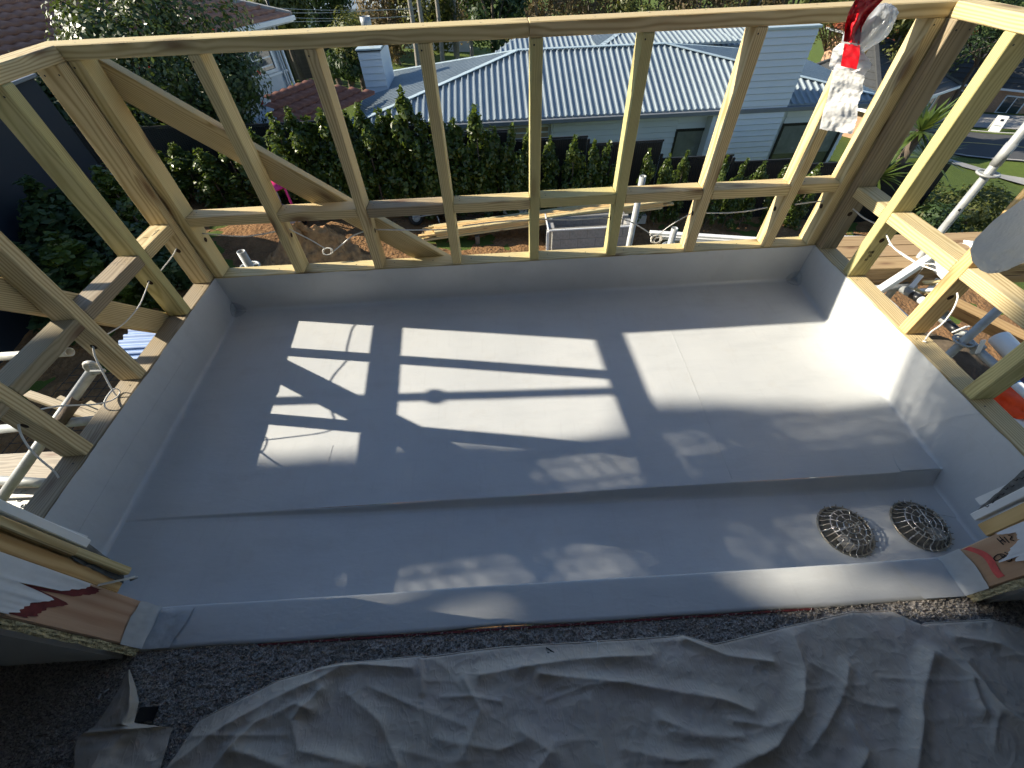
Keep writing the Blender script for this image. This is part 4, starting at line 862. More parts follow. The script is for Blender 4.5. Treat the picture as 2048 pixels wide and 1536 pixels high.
# platform on the road side with builder's clutter
pf = thing('scaffold_platform', (4.7, -.3, -1.2), 'scaffold platform of dull planks on the road side of the balcony', 'scaffold platform')
for i in range(5): bar('platform_plank', 'plank_grey', pf, (3.75+.24*i, 1.35, -1.22), (3.75+.24*i, -2.4, -1.22), .225, .04)
def crumple(name, mat, c, size, seed, label, cat, sub=4, amp=.35, flat=.45):
    bm = bmesh.new(); bmesh.ops.create_icosphere(bm, subdivisions=sub, radius=1)
    for v in bm.verts:
        n_ = v.co.copy(); k = 1+amp*mnoise.noise(n_*1.7+V((seed, 0, 0)))+amp*.5*abs(mnoise.noise(n_*4+V((seed, 3, 0))))+amp*.2*mnoise.noise(n_*9+V((seed, 7, 0)))
        v.co = V((n_.x*size[0]*k, n_.y*size[1]*k, max(-flat, n_.z)*size[2]*k))
    return tag(obj(name, bm, mat, None, Matrix.Translation(V(c)), True), label, cat)
sk = dep(1905, 725, 2.75); crumple('dark_sack', 'rope_sack', (sk.x, sk.y, -1.08), (.40, .42, .20), 3, 'dark brown fabric sack under the crossing scaffold tubes', 'sack')
pb = thing('ply_sheet', dep(1900, 640, 2.95), 'brown timber sheet lying on edge behind the scaffold tubes', 'timber sheet')
bar('sheet', 'deck_board', pb, dep(1860, 590, 2.95), dep(2060, 690, 2.8), .30, .05, (.3, .5, .8))
pr_ = dep(2010, 690, 2.6); pipe_o = thing('plastic_pipe', pr_, 'fat white plastic pipe end beside the timber sheet', 'pipe'); pipe('pipe_body', 'white_plastic', pipe_o, dep(1998, 675, 2.6), dep(2055, 735, 2.45), .052, .004)
vq = dep(2035, 805, 2.55); crumple('orange_vest', 'orange_cloth', vq, (.16, .17, .06), 8, 'bright orange work vest heaped by the stud frame', 'clothing', 4, .5)
crumple('patterned_cloth', 'white_cloth', dep(2035, 850, 2.5), (.17, .12, .05), 12, 'white cloth under the orange vest', 'cloth', 4, .45); crumple('purple_cloth', 'purple_cloth', dep(2046, 775, 2.7), (.18, .16, .07), 15, 'dark purple cloth behind the orange vest', 'cloth', 4, .5)
tg = dep(1988, 815, 2.3); tag(obj('yellow_tag', box_bm(.06, .035, .004, .002), 'far_tan', None, Matrix.Translation(tg) @ Matrix.Rotation(-.6, 4, 'Z')), 'small pale yellow tag beside the orange vest', 'tag')
crumple('paper_bag', 'white_plastic', dep(1935, 497, 3.1), (.07, .06, .05), 21, 'crumpled white plastic bag beside the tall scaffold upright', 'bag', 4, .5, .6)
wf = thing('window_frame', dep(1800, 560, 2.9), 'white window frame leaning behind the road side frame', 'window frame')
q = [dep(1742, 592, 2.75), dep(1860, 515, 2.85), dep(1990, 590, 2.95)]
bar('frame_rail', 'white_plastic', wf, q[0], q[1], .045, .06); bar('frame_rail', 'white_plastic', wf, q[1], dep(1905, 560, 2.8), .05, .06)
tag(bar('white_trim', 'white_paint', None, dep(1755, 598, 2.55), dep(1835, 668, 2.45), .11, .03), 'white painted board lying along the road side frame', 'board')
sp1 = thing('offcut_pile', dep(1850, 565, 2.9), 'splintered pale timber offcuts by the window frame', 'offcuts')
for k in range(7): a = dep(1822+8*k, 572+random.uniform(-12, 12), 2.85); bar('offcut', 'pine' if k % 2 else 'white_paint', sp1, a, a+V((random.uniform(.1, .22), random.uniform(-.15, .1), random.uniform(-.05, .08))), .03, .012)
# scaffold on the navy wall side
ledger('level scaffold tube below the navy side frame', dep(190, 735, 2.15), dep(-60, 1085, 2.15))
for k, (a, c_) in enumerate((((-40, 716, 2.35), (140, 704, 2.25)), ((-40, 862, 2.3), (215, 838, 2.15)), ((-40, 958, 2.25), (130, 968, 2.2)))):
    ledger(['upper', 'middle', 'lower'][k]+' cross tube of the scaffold below the navy side frame', dep(*a), dep(*c_), (), 'galv_dull' if k == 0 else 'galv')
cl1 = thing('scaffold_clamp', dep(178, 730, 2.12), 'rusty wrapped scaffold joint below the navy side frame', 'scaffold clamp'); obj('clamp_body', ring_mesh(.03, .013, 18, 8), 'galv_dull', cl1, Matrix.Translation(dep(185, 735, 2.12)) @ Matrix.Rotation(R(80), 4, 'X'), True); obj('clamp_bolt', box_bm(.07, .02, .02, .004), 'galv', cl1, Matrix.Translation(dep(196, 742, 2.12)))
stk_ = thing('tube_sticker', dep(140, 805, 2.1), 'dark lettered sticker wrapped round the scaffold tube', 'sticker')
a, c_ = dep(156, 797, 2.145), dep(116, 850, 2.145); pipe('sticker_wrap', 'bark', stk_, a, c_, .0250)
sbp = thing('timber_plank', dep(60, 945, 2.5), 'weathered timber plank across the scaffold below the navy side frame', 'plank'); bar('plank', 'plank_grey', sbp, dep(-60, 945, 2.5), dep(160, 935, 2.4), .22, .045); 
for k in range(3): bar('bearer', 'pine_old', sbp, dep(60+60*k, 790+10*k, 2.75), dep(230+30*k, 850+8*k, 2.5), .05, .05)
stp = thing('steel_plank', dep(70, 990, 2.4), 'perforated steel planks at the corner of the scaffold', 'steel plank')
for k, (yy, dd_) in enumerate(((978, 2.45), (1006, 2.42), (1030, 2.4))):
    a, c_ = dep(-80, yy+6, dd_), dep(170, yy-4, dd_); bar('plank_tray', 'galv_dull', stp, a, c_, .11, .012)
    for i in range(16): obj('raised_hole', ring_mesh(.011, .0035, 12, 5), 'galv', stp, frame(a, c_, (0, 0, 1)) @ Matrix.Translation(((i-7.5)*.05, .02*((i % 2)*2-1), .009)), True)
# sheet of reinforcing mesh lying below
rm = thing('steel_mesh', (-2.2, .3, -2.4), 'rusty steel reinforcing mesh over the dark ground', 'mesh')
vs, fs = [], []
for k in range(34):
    for a, c_ in (((-4.2+.15*k, -2.2, -2.6), (-4.2+.15*k, 2.2, -2.6)), ((-4.2, -2.2+.13*k, -2.59), (.6, -2.2+.13*k, -2.59))):
        if a[0] > .7: continue
        m_ = tube_mesh([a, c_], .004, 4); q = len(vs); vs += [v.co.copy() for v in m_.vertices]; fs += [tuple(i+q for i in p.vertices) for p in m_.polygons]; bpy.data.meshes.remove(m_)
tag(obj('mesh_wires', mesh(vs, fs), 'mesh_dark', rm), kind='stuff')

# ================================================================== FENCE AND HEDGE
FY = 9.05
tops = [(-9.5, -7.0, -1.72), (-7.0, -4.6, -1.8), (-4.6, -2.2, -1.86), (-2.2, .2, -2.0), (.2, 1.85, -2.24), (1.85, 3.8, -2.46), (3.8, 5.7, -2.64), (5.7, 7.6, -3.07), (7.6, 9.4, -3.25), (9.4, 11.4, -3.4), (11.4, 13.6, -3.53)]
words = ['by the camellia tree', 'behind the camellia branches', 'behind the tallest hedge shrubs', 'under the tiled garage roof', 'below the metal roof corner', 'left of the middle stud view', 'stepping down before the pale wall', 'under the first black framed window', 'under the second black framed window', 'below the hanging towel', 'beside the yucca']
for i, (a, c_, zt_) in enumerate(tops):
    f = thing('fence_panel', ((a+c_)/2, FY, gz((a+c_)/2, FY)), 'black slatted fence panel '+words[i], 'fence', 'black slatted fence panels')
    zb = gz(c_, FY)-.15
    for x in ((a+.03,) if i else (a+.03,)): abox('post', 'black_fence', f, (x-.03, FY-.03, zb), (x+.03, FY+.03, zt_+.10), .006)
    abox('top_rail', 'black_fence', f, (a+.06, FY-.02, zt_-.04), (c_, FY+.02, zt_)); abox('bottom_rail', 'black_fence', f, (a+.06, FY-.02, zb+.25), (c_, FY+.02, zb+.29))
    bm = bmesh.new(); x = a+.09
    while x < c_-.02:
        m_ = bmesh.ops.create_cube(bm, size=1)['verts']; bmesh.ops.scale(bm, vec=(.035, .018, zt_-.05-zb-.2), verts=m_); bmesh.ops.translate(bm, vec=(x, FY-.022, (zt_-.05+zb+.2)/2), verts=m_); x += .055
    tag(obj('slats', bm, 'black_fence', f), kind='stuff'); abox('backing_board', 'black_frame', f, (a+.06, FY+.03, zb), (c_-.002, FY+.045, zt_-.06))
def shrub_meshes(seed, h=2.2, n=2700, rad=.36):
    rng = np.random.default_rng(seed); nb = 34; bt = rng.random(nb)**.9; ba = rng.uniform(0, 6.28, nb)
    br = rad*np.clip(np.minimum(1.0, (1-bt)*2.6+.22), .12, 1)*rng.uniform(.25, .95, nb); bc = np.stack([np.cos(ba)*br, np.sin(ba)*br, .2+bt*(h-.42)], 1); bs = rng.uniform(.10, .20, nb)*np.clip((1-bt)*1.6+.5, .55, 1)
    w_ = rng.integers(0, nb, n); d = rng.normal(size=(n, 3)); d /= np.linalg.norm(d, axis=1, keepdims=True)
    pos = bc[w_]+d*bs[w_][:, None]*np.sqrt(rng.uniform(.1, 1, (n, 1)))*np.array([1, 1, 1.5])
    m = rng.random(n) < .03; pos[m] = np.stack([rng.normal(0, .03, m.sum()), rng.normal(0, .03, m.sum()), rng.uniform(.8, 1.0, m.sum())*h], 1)
    nr = d*np.array([1, 1, .6])+np.array([0, 0, .5])+rng.normal(0, .45, (n, 3))
    return leaves_mesh(pos, nr, .105, 1.8, seed)
SH = [shrub_meshes(40+k) for k in range(5)]
for m_ in SH: m_.materials.append(M['leaf_hedge'])
SHS = [tube_mesh([(0, 0, 0), (.02, .01, 1.0), (0, 0, 2.0)], [.025, .018, .006], 6), ]
SHS[0].materials.append(M['bark'])
hpx = [(300, 300), (345, 290), (395, 300), (445, 290), (498, 262), (540, 230), (575, 218), (610, 235), (640, 222), (665, 215), (690, 225), (715, 210), (755, 220), (778, 225), (800, 180), (840, 230), (870, 215), (905, 240), (948, 215), (990, 260), (1025, 250), (1058, 260), (1100, 275), (1150, 275), (1190, 285), (1220, 285), (1300, 300), (1340, 310), (1375, 305), (1455, 315), (1495, 320), (1530, 325), (1585, 320), (1640, 330)]
for k, (x, y) in enumerate(hpx):
    P = onY(x, y, 8.35+.1*math.sin(k*2.1)); zb = gz(P.x, P.y)-.05; hh = P.z-zb+.04
    wx = (.80 if x > 960 else 1.12)
    if x > 1270: wx = .62
    ORD = ['first', 'second', 'third', 'fourth', 'fifth', 'sixth', 'seventh', 'eighth', 'ninth', 'tenth', 'eleventh', 'twelfth', 'thirteenth', 'fourteenth', 'fifteenth', 'sixteenth', 'seventeenth', 'eighteenth', 'nineteenth', 'twentieth']
    desc = 'tallest hedge shrub, its tip rising against the metal roof' if k == 14 else (ORD[13-k]+' dense hedge shrub left of the tallest one, along the fence' if k < 14 else ORD[k-15]+' slim hedge shrub right of the tallest one, along the fence')
    o = thing('hedge_shrub', (P.x, P.y, zb), desc, 'shrub', 'slim hedge shrubs along the fence' if x > 960 else ('tall hedge shrubs along the fence' if k != 14 else None))
    Ms = Matrix.Translation((P.x, P.y, zb)) @ Matrix.Rotation(k*1.3, 4, 'Z') @ Matrix.Diagonal((wx*(.9+.2*random.random()), wx, hh/2.2, 1))
    obj('foliage', SH[k % 5], None, o, Ms); obj('stem', SHS[0], None, o, Ms, False)
# shrubs against the navy wall
WS = []
for k in range(2):
    m_ = shrub_meshes(80+k, 2.2, 5200, .36); m_.materials.append(M['leaf_dark'] if k == 0 else M['leaf_hedge'])
    WS.append(m_)
for k, (x, y, X, hh, rd) in enumerate(((60, 370, -5.9, 1.9, 1.7), (200, 345, -5.2, 1.7, 1.5), (225, 440, -4.6, 1.5, 1.4), (110, 480, -5.3, 1.4, 1.7), (30, 500, -5.7, 1.6, 1.7))):
    P = onX(x, y, X); zb = max(gz(P.x, P.y)-.05, P.z-hh)
    zb = gz(P.x, P.y)-.05; hh = max(.9, P.z-zb+.1)
    o = thing('wall_shrub', (P.x, P.y, zb), ['shaded leafy shrub against the navy wall by the top plate', 'leafy shrub with sunlit top between two studs', 'low leafy shrub below the sunlit shrub', 'dark leafy shrub low against the navy wall', 'dark leafy shrub at the edge against the navy wall'][k], 'shrub')
    Ms = Matrix.Translation((P.x, P.y, zb)) @ Matrix.Rotation(k*1.7, 4, 'Z') @ Matrix.Diagonal((rd, rd, hh/2.2, 1)); obj('foliage', WS[k % 2], None, o, Ms); obj('stem', SHS[0], None, o, Ms)
# navy neighbour wall
nvw = thing('navy_wall', (-6.6, 2, gz(-6.6, 2)), 'dark navy garage wall beyond the side stud frame', 'wall')
NZ = onX(50, 158, -6.5).z
abox('wall_panel', 'navy_wall', nvw, (-6.75, -9, gz(-6.5, 0)-.6), (-6.5, 7.3, NZ-.02)); abox('wall_capping', 'gutter_grey', nvw, (-6.8, -9.05, NZ-.018), (-6.44, 7.35, NZ+.03), .008)
# ================================================================== WHITE HOUSE WITH METAL ROOF
def ribs(parent, poly, i0, i1, sp=.2, mat='roof_metal', wd=.032, hh=.05, joined=False, name='roof_rib'):
    P = [V(p) for p in poly]; e0, e1 = P[i0], P[i1]; ex = (e1-e0); L = ex.length; ex.normalize()
    nrm = V((0, 0, 0))
    for k in range(len(P)): nrm += (P[k]-P[0]).cross(P[(k+1) % len(P)]-P[0])
    nrm.normalize(); nrm = nrm if nrm.z > 0 else -nrm; uy = nrm.cross(ex); 
    if (sum(P, V((0, 0, 0)))/len(P)-e0).dot(uy) < 0: uy = -uy
    P2 = [((p-e0).dot(ex), (p-e0).dot(uy)) for p in P]; bmj = bmesh.new() if joined else None; t = sp*.5+min(0, min(a for a, b_ in P2)//sp*sp)
    while t < max(a for a, b_ in P2):
        ys = []
        for k in range(len(P2)):
            (ax, ay), (bx, by) = P2[k], P2[(k+1) % len(P2)]
            if (ax-t)*(bx-t) < 0: ys.append(ay+(by-ay)*(t-ax)/(bx-ax))
        if len(ys) >= 2 and max(ys)-min(ys) > .12:
            y0, y1 = min(ys), max(ys); a = e0+ex*t+uy*y0; b_ = e0+ex*t+uy*y1; h2 = wd*1.15
            vs = []
            for q in (a-uy*(.03 if y0 < .02 else 0), b_): vs += [q-ex*h2+nrm*.002, q-ex*wd*.55+nrm*hh, q+ex*wd*.55+nrm*hh, q+ex*h2+nrm*.002]
            fs = [(0, 4, 5, 1), (1, 5, 6, 2), (2, 6, 7, 3), (0, 1, 2, 3), (7, 6, 5, 4)]
            if joined:
                vv_ = [bmj.verts.new(v) for v in vs]
                for f_ in fs: bmj.faces.new([vv_[i] for i in f_])
            else: obj(name, mesh(vs, fs), mat, parent)
        t += sp
    if joined: tag(obj('roof_ribs', bmj, mat, parent), kind='stuff')
def slab(name, mat, parent, poly, th=.06):
    P = [V(p) for p in poly]; n = len(P); return obj(name, mesh(P+[p-V((0, 0, th)) for p in P], [tuple(range(n)), tuple(range(n, 2*n))[::-1]]+[(i, n+i, n+(i+1) % n, (i+1) % n) for i in range(n)]), mat, parent)
ez = -3.05; FL, FR, RA, RB, BL, BR = (-2.9, 12.5, ez), (13.8, 12.5, ez), (2.48, 15.5, -1.97), (7.44, 15.45, -1.98), (-2.9, 18.6, ez), (13.8, 18.6, ez)
wh = thing('white_house', (5.5, 15.5, gz(5.5, 15.5)), 'white weatherboard house with ribbed pale metal roof beyond the fence', 'house')
rfm = slab('roof', 'roof_metal', wh, [FL, FR, RB, RA]); slab('roof_end', 'roof_metal', wh, [BL, FL, RA]); slab('roof_end', 'roof_metal', wh, [FR, BR, RB]); slab('roof_back', 'roof_metal', wh, [BR, BL, RA, RB])
ribs(rfm, [FL, FR, RB, RA], 0, 1); ribs(rfm, [BL, FL, RA], 0, 1); ribs(rfm, [FR, BR, RB], 0, 1); ribs(rfm, [BR, BL, RA, RB], 0, 1, .2, joined=True)
for a, c in ((RA, RB), (FL, RA), (FR, RB), (BL, RA), (BR, RB)): bar('ridge_cap', 'roof_flash', rfm, V(a)+V((0, 0, .045)), V(c)+V((0, 0, .045)), .19, .02)
abox('gutter', 'gutter_grey', wh, (FL[0], 12.36, ez-.15), (FR[0], 12.485, ez-.035), .01); abox('soffit', 'soffit', wh, (FL[0]+.02, 12.49, ez-.17), (FR[0]-.02, 12.99, ez-.15)); abox('fascia', 'soffit', wh, (FL[0]+.01, 12.487, ez-.2), (FR[0]-.01, 12.51, ez-.07))
# back wing roofs
bk = slab('roof_wing', 'roof_metal', wh, [(1.5, 17.6, -2.5), (13.0, 17.6, -2.5), (10.6, 21, -1.98), (3.6, 21, -1.98)]); ribs(bk, [(1.5, 17.6, -2.5), (13.0, 17.6, -2.5), (10.6, 21, -1.98), (3.6, 21, -1.98)], 0, 1, .2, joined=True)
bar('ridge_cap', 'roof_flash', bk, (3.6, 21, -1.95), (10.6, 21, -1.95), .2, .02)
bk2 = slab('roof_wing', 'roof_metal', wh, [(5.6, 17.2, -2.3), (8.3, 20.8, -1.88), (5.6, 23.5, -2.3)]); ribs(bk2, [(5.6, 17.2, -2.3), (8.3, 20.8, -1.88), (5.6, 23.5, -2.3)], 2, 0, .2, joined=True); bar('ridge_cap', 'roof_flash', bk2, (5.6, 17.2, -2.27), (8.3, 20.8, -1.85), .2, .02)
bk3 = slab('roof_wing', 'roof_metal', wh, [(5.6, 17.2, -2.3), (11.0, 17.2, -2.3), (8.3, 20.8, -1.88)]); ribs(bk3, [(5.6, 17.2, -2.3), (11.0, 17.2, -2.3), (8.3, 20.8, -1.88)], 0, 1, .2, joined=True)
tube('vent_pipe', 'black_plastic', wh, [(6.9, 15.9, -2.1), (6.9, 15.9, -1.78)], .03, 8); tube('vent_pipe', 'black_plastic', wh, [(.9, 16.6, -2.3), (.9, 16.6, -1.95)], .03, 8)
def board_wall(parent, x0, x1, y, z0, z1, sp=.17, mat='weatherboard'):
    z = z0
    while z < z1-.01:
        h_ = min(sp, z1-z); vs = []
        for x in (x0, x1): vs += [(x, y, z), (x, y-.042, z+.002), (x, y-.012, z+h_-.016), (x, y, z+h_-.016)]
        obj('weatherboard', mesh(vs, [(0, 1, 2, 3), (7, 6, 5, 4), (1, 5, 6, 2), (0, 4, 5, 1), (3, 2, 6, 7)]), mat, parent); z += sp
WY = 13.0; zf_ = -5.5; zs = ez-.175
abox('wall', 'weatherboard', wh, (-2.4, WY+.003, zf_), (13.3, 18.1, zs+.01))
w1 = (onY(1338, 318, WY).x, onY(1448, 250, WY).x); w2 = (onY(1532, 330, WY).x, onY(1690, 242, WY).x)
wz1 = onY(1400, 257, WY).z; wz0 = wz1-1.45
ch0, ch1 = onY(1478, 208, 12.42).x, onY(1578, 203, 12.42).x
board_wall(wh, -2.4, w1[0], WY, zf_, zs); board_wall(wh, w1[1], ch0-.6, WY, zf_, zs); board_wall(wh, w2[1], 13.3, WY, zf_, zs); board_wall(wh, w1[0], w1[1], WY, wz1+.03, zs); board_wall(wh, w2[0], w2[1], WY, wz1+.03, zs); board_wall(wh, w1[0], w2[1], WY, zf_, wz0-.03)
abox('entry_recess', 'far_tan', wh, (onY(925, 255, WY).x, WY-.034, zf_), (onY(1096, 262, WY).x, WY-.029, zs-.02))
for (a, c) in (w1, w2):
    wn = abox('window', 'window_glass', wh, (a+.05, WY-.008, wz0), (c-.05, WY-.004, wz1))
    abox('pane_reflection', 'reflection_grey', wn, (a+.06, WY-.0125, wz1-.92), (c-.06, WY-.0085, wz1-.04))  # lighter panel paints the grey reflection in the upper glass
    for lo, hi in (((a, WY-.05, wz1-.05), (c, WY+.0, wz1+.03)), ((a, WY-.05, wz0-.04), (c, WY, wz0+.03)), ((a-.01, WY-.052, wz0-.04), (a+.06, WY-.001, wz1+.03)), ((c-.06, WY-.052, wz0-.04), (c+.01, WY-.001, wz1+.03)), (((a+c)/2+.25, WY-.045, wz0), ((a+c)/2+.29, WY-.002, wz1))): abox('frame', 'black_frame', wn, lo, hi)
tube('downpipe', 'soffit', wh, spline([(onY(1096, 262, WY).x+.1, 12.45, ez-.12), (onY(1096, 262, WY).x+.1, 12.9, ez-.35), (onY(1096, 262, WY).x+.1, 12.92, zf_)], 5), .045, 8)
# chimney breast at the right, chimney with flue on the left roof end
zc = onY(1538, 57, 12.42).z
cb = abox('chimney_breast', 'weatherboard', wh, (ch0, 12.42, zf_), (ch1, 13.2, zc-.03)); board_wall(cb, ch0, ch1, 12.417, zf_, zc-.05, .165); abox('chimney_cap', 'roof_flash', wh, (ch0-.05, 12.36, zc-.03), (ch1+.05, 13.25, zc+.03), .008)
abox('wing_breast', 'weatherboard', wh, (ch0-.6, 12.62, zf_), (ch0-.002, 13.0, zs))
board_wall(wh, ch0-.6, ch0-.002, 12.617, zf_, zs, .17)
def on_end(x, y):
    d = ray(x, y); s = (RA[2]-ez)/(RA[0]-FL[0]); t = (ez+s*(CAM.x-FL[0])-CAM.z)/(d.z-s*d.x); return CAM+d*t
q0, q1, q2 = on_end(737, 193), on_end(769, 186), on_end(786, 157)
cx0, cx1, cy0, cy1 = q0.x, max(q1.x, q0.x+.75), q0.y, max(q2.y, q0.y+.9); ct = onY(732, 99, cy0).z
ch = abox('chimney', 'weatherboard', wh, (cx0, cy0, q0.z-.6), (cx1, cy1, ct-.02)); board_wall(ch, cx0, cx1, cy0-.003, q0.z-.1, ct-.05, .19)
abox('chimney_cap', 'roof_flash', wh, (cx0-.04, cy0-.06, ct-.02), (cx1+.05, cy1+.05, ct+.03), .008); abox('chimney_cap', 'black_frame', wh, (cx0-.03, cy0-.045, ct-.05), (cx1+.03, cy1+.03, ct-.0205))
fx, fy = (cx0+cx1)/2-.05, (cy0+cy1)/2
pipe('flue', 'galv', wh, (fx, fy, ct), (fx, fy, ct+.45), .10, .006, 24); pipe('flue_cowl', 'galv', wh, (fx, fy, ct+.40), (fx, fy, ct+.72), .17, .006, 24)

# ================================================================== TILED HOUSE AND GARAGE ON THE LEFT
dF = V((math.cos(R(62)), math.sin(R(62)), 0)); nF = V((-dF.y, dF.x, 0))       # along the eave, into the house
EC = V((-5.01, 16.87, -.95))
hs = thing('tiled_house', EC+V((0, 0, gz(-6, 16)-EC.z)), 'pale two storey house with brown tiled roof behind the camellia', 'house')
def tile_roof(parent, e0, e1, up, n, mat, sp=.33, hip0=0.0, hip1=0.0, name='tile_course', amp=.035, wl=.30):
    e0, e1, up = V(e0), V(e1), V(up).normalized(); ex = (e1-e0).normalized(); nr = ex.cross(up); nr = nr if nr.z > 0 else -nr; L = (e1-e0).length
    for j in range(n):
        x0, x1 = hip0*j*sp, L-hip1*j*sp
        if x1-x0 < .3: break
        m_ = max(8, int((x1-x0)/wl*6)); vs = []
        for i in range(m_+1):
            x = x0+(x1-x0)*i/m_; w_ = math.sin(x/wl*2*math.pi)
            bse = e0+ex*x+up*(j*sp)
            vs += [bse+nr*(.0), bse+nr*(.085+.022*w_)+up*(.018*w_-.02), bse+up*(sp+.01)+nr*(.012+.016*w_)]
        fs = []
        for i in range(m_): a = i*3; fs += [(a, a+3, a+4, a+1), (a+1, a+4, a+5, a+2)]
        obj(name, mesh(vs, fs), mat, parent, None, True)
upF = (nF+V((0, 0, .33))).normalized()
rp_ = obj('roof', mesh([EC-dF*16, EC, EC+upF*6-dF*4.6, EC+upF*6-dF*16], [(0, 1, 2, 3)]), 'tile_brown', hs)
tile_roof(rp_, EC-dF*16, EC, upF, 18, 'tile_brown', .33, 0, .8)
bar('hip_cap', 'concrete', rp_, EC+V((0, 0, .04)), EC+upF*6-dF*4.7+V((0, 0, .06)), .2, .1)
g0 = EC-nF*.06; bar('gutter', 'white_paint', hs, g0-dF*16+V((0, 0, -.06)), g0+V((0, 0, -.06)), .11, .12); bar('soffit', 'soffit', hs, EC-dF*16+nF*.3+V((0, 0, -.16)), EC+nF*.3+V((0, 0, -.16)), .58, .03)
wc0 = EC+nF*.55-dF*.55
def fac(u, z, o=0.0): q = wc0-dF*u-nF*o; return V((q.x, q.y, z))        # u metres left of the corner along the facade
vs = [fac(0, -6), fac(14, -6), fac(14, -1.1), fac(0, -1.1), fac(0, -6)+nF*7, fac(0, -1.1)+nF*7]
obj('wall', mesh(vs, [(0, 3, 2, 1), (0, 4, 5, 3)]), 'pale_render', hs)
def fbox(name, mat, parent, u0, u1, z0, z1, o0, o1): return bar(name, mat, parent, fac((u0+u1)/2, z0, (o0+o1)/2), fac((u0+u1)/2, z1, (o0+o1)/2), abs(o1-o0), abs(u1-u0), -dF, .004)
zw1, zw0 = -1.2, -2.25
gl = fbox('window', 'window_glass', hs, .45, 2.2, zw0, zw1, .0, .02)
for u0, u1, a, c in ((.4, 2.25, zw0-.06, zw0+.02), (.4, 2.25, zw1-.04, zw1+.04), (.38, .46, zw0-.05, zw1+.03), (1.28, 1.38, zw0-.05, zw1+.03), (2.17, 2.25, zw0-.05, zw1+.03)): fbox('frame', 'white_paint', gl, u0, u1, a, c, .001, .06)
for k in range(4): fbox('blind_slat', 'white_plastic', gl, .5, 1.26, zw0+.12+.22*k, zw0+.16+.22*k, .021, .03)
fbox('string_course', 'white_paint', hs, .0, 14, zw0-.16, zw0-.10, .0, .05)
for k, u in enumerate((-.06, .10, .2)): tube('downpipe', 'soffit' if k else 'white_paint', hs, [fac(u, -6, .06), fac(u, -1.15, .06)], .045 if k == 0 else .03, 10)
tube('waste_pipe', 'white_paint', hs, spline([fac(1.5, -3.1, .0), fac(1.5, -3.08, .1), fac(1.4, -3.3, .12), fac(1.2, -6, .12)], 5), .04, 8)
tube('roof_vent', 'white_paint', hs, [EC+upF*1.6-dF*3.4, EC+upF*1.6-dF*3.4+V((0, 0, .55))], .04, 8)
gr_ = thing('tiled_garage', on_end(640, 230), 'low garage with red brown tiled roof beside the pale house', 'garage')
g1 = V((-4.0, 12.2, -3.3)); g1 = dep(618, 250, 11.6); g2 = g1+dF*3.0; upG = (nF+V((0, 0, .33))).normalized()
rg = obj('roof', mesh([g1-dF*1, g2, g2+upG*1.55-dF*1.2, g1+upG*1.55-dF*1+dF*1.3], [(0, 1, 2, 3)]), 'tile_garage', gr_); tile_roof(rg, g1-dF*1, g2, upG, 5, 'tile_garage', .33, .8, .75)
abox('wall', 'pale_render', gr_, (g1.x-2.0, g1.y+.6, -6.5), (g2.x-1.2, g2.y-.2, g1.z-.1))

# ================================================================== TREES, FAR HOUSES, ROADSIDE
def tree(name, label, base, crown_c, rad, n, size, mat, seed, trunk_r=.14, barkm='bark', group=None, clumps=26, asp=2.0, flowers=0, cat='tree'):
    rng = np.random.default_rng(seed); o = thing(name, base, label, cat, group); base, cc = V(base), V(crown_c)
    tube('trunk', barkm, o, spline([base-V((0, 0, .2)), base.lerp(cc, .45)+V((rng.normal()*.1, rng.normal()*.1, 0)), cc+V((0, 0, rad[2]*.3))], 5), [trunk_r*(1-.75*i/10) for i in range(11)], 8)
    u = rng.normal(size=(clumps, 3)); u /= np.linalg.norm(u, axis=1, keepdims=True); cen = u*(rng.uniform(.35, 1, (clumps, 1))**.5)*.8
    for k in range(min(8, clumps)):
        c = V((cc.x+cen[k, 0]*rad[0], cc.y+cen[k, 1]*rad[1], cc.z+cen[k, 2]*rad[2])); tube('limb', barkm, o, spline([base.lerp(cc, .5), base.lerp(cc, .5).lerp(c, .5)+V((0, 0, .15)), c], 4), [trunk_r*.45*(1-.8*i/8) for i in range(9)], 6)
    w_ = rng.integers(0, clumps, n); d = rng.normal(size=(n, 3)); d /= np.linalg.norm(d, axis=1, keepdims=True); cr = rng.uniform(.22, .42, clumps)[w_][:, None]
    loc = cen[w_]+d*cr*rng.uniform(.3, 1, (n, 1))**.5; pos = loc*np.array(rad)+np.array(cc); nr = d+loc*.6+rng.normal(0, .35, (n, 3))+np.array([0, 0, .3])
    obj('crown', leaves_mesh(pos, nr, size, asp, seed), mat, o)
    if flowers:
        s_ = rng.choice(n, flowers, replace=False); obj('flowers', leaves_mesh(pos[s_]+d[s_]*.08, nr[s_], .14, 1.1, seed+1), 'flower_red', o)
    return o
P = onY(335, 135, 10.9)
tree('camellia_tree', 'large glossy camellia tree in front of the pale tiled house', (P.x, P.y, gz(P.x, P.y)), (P.x, P.y, P.z-.1), (2.35, 1.9, 2.1), 15000, .13, 'leaf_camellia', 3, .16, 'bark', None, 46, 2.0, 14)
P = onY(470, 200, 11.2); tree('camellia_tree', 'smaller camellia with red flowers against the pale house wall', (P.x, P.y, gz(P.x, P.y)), (P.x, P.y, P.z), (1.0, .9, 1.4), 5000, .12, 'leaf_camellia', 5, .09, 'bark', None, 22, 2.0, 10)
P = onY(130, 215, 9.75); tree('garden_shrub', 'dark bushy shrub beyond the end of the navy wall', (P.x, P.y, gz(P.x, P.y)), (P.x, P.y, P.z-.5), (1.0, .75, 1.5), 5200, .12, 'leaf_dark', 7, .07, 'bark', None, 26, 1.9, 0, 'shrub')
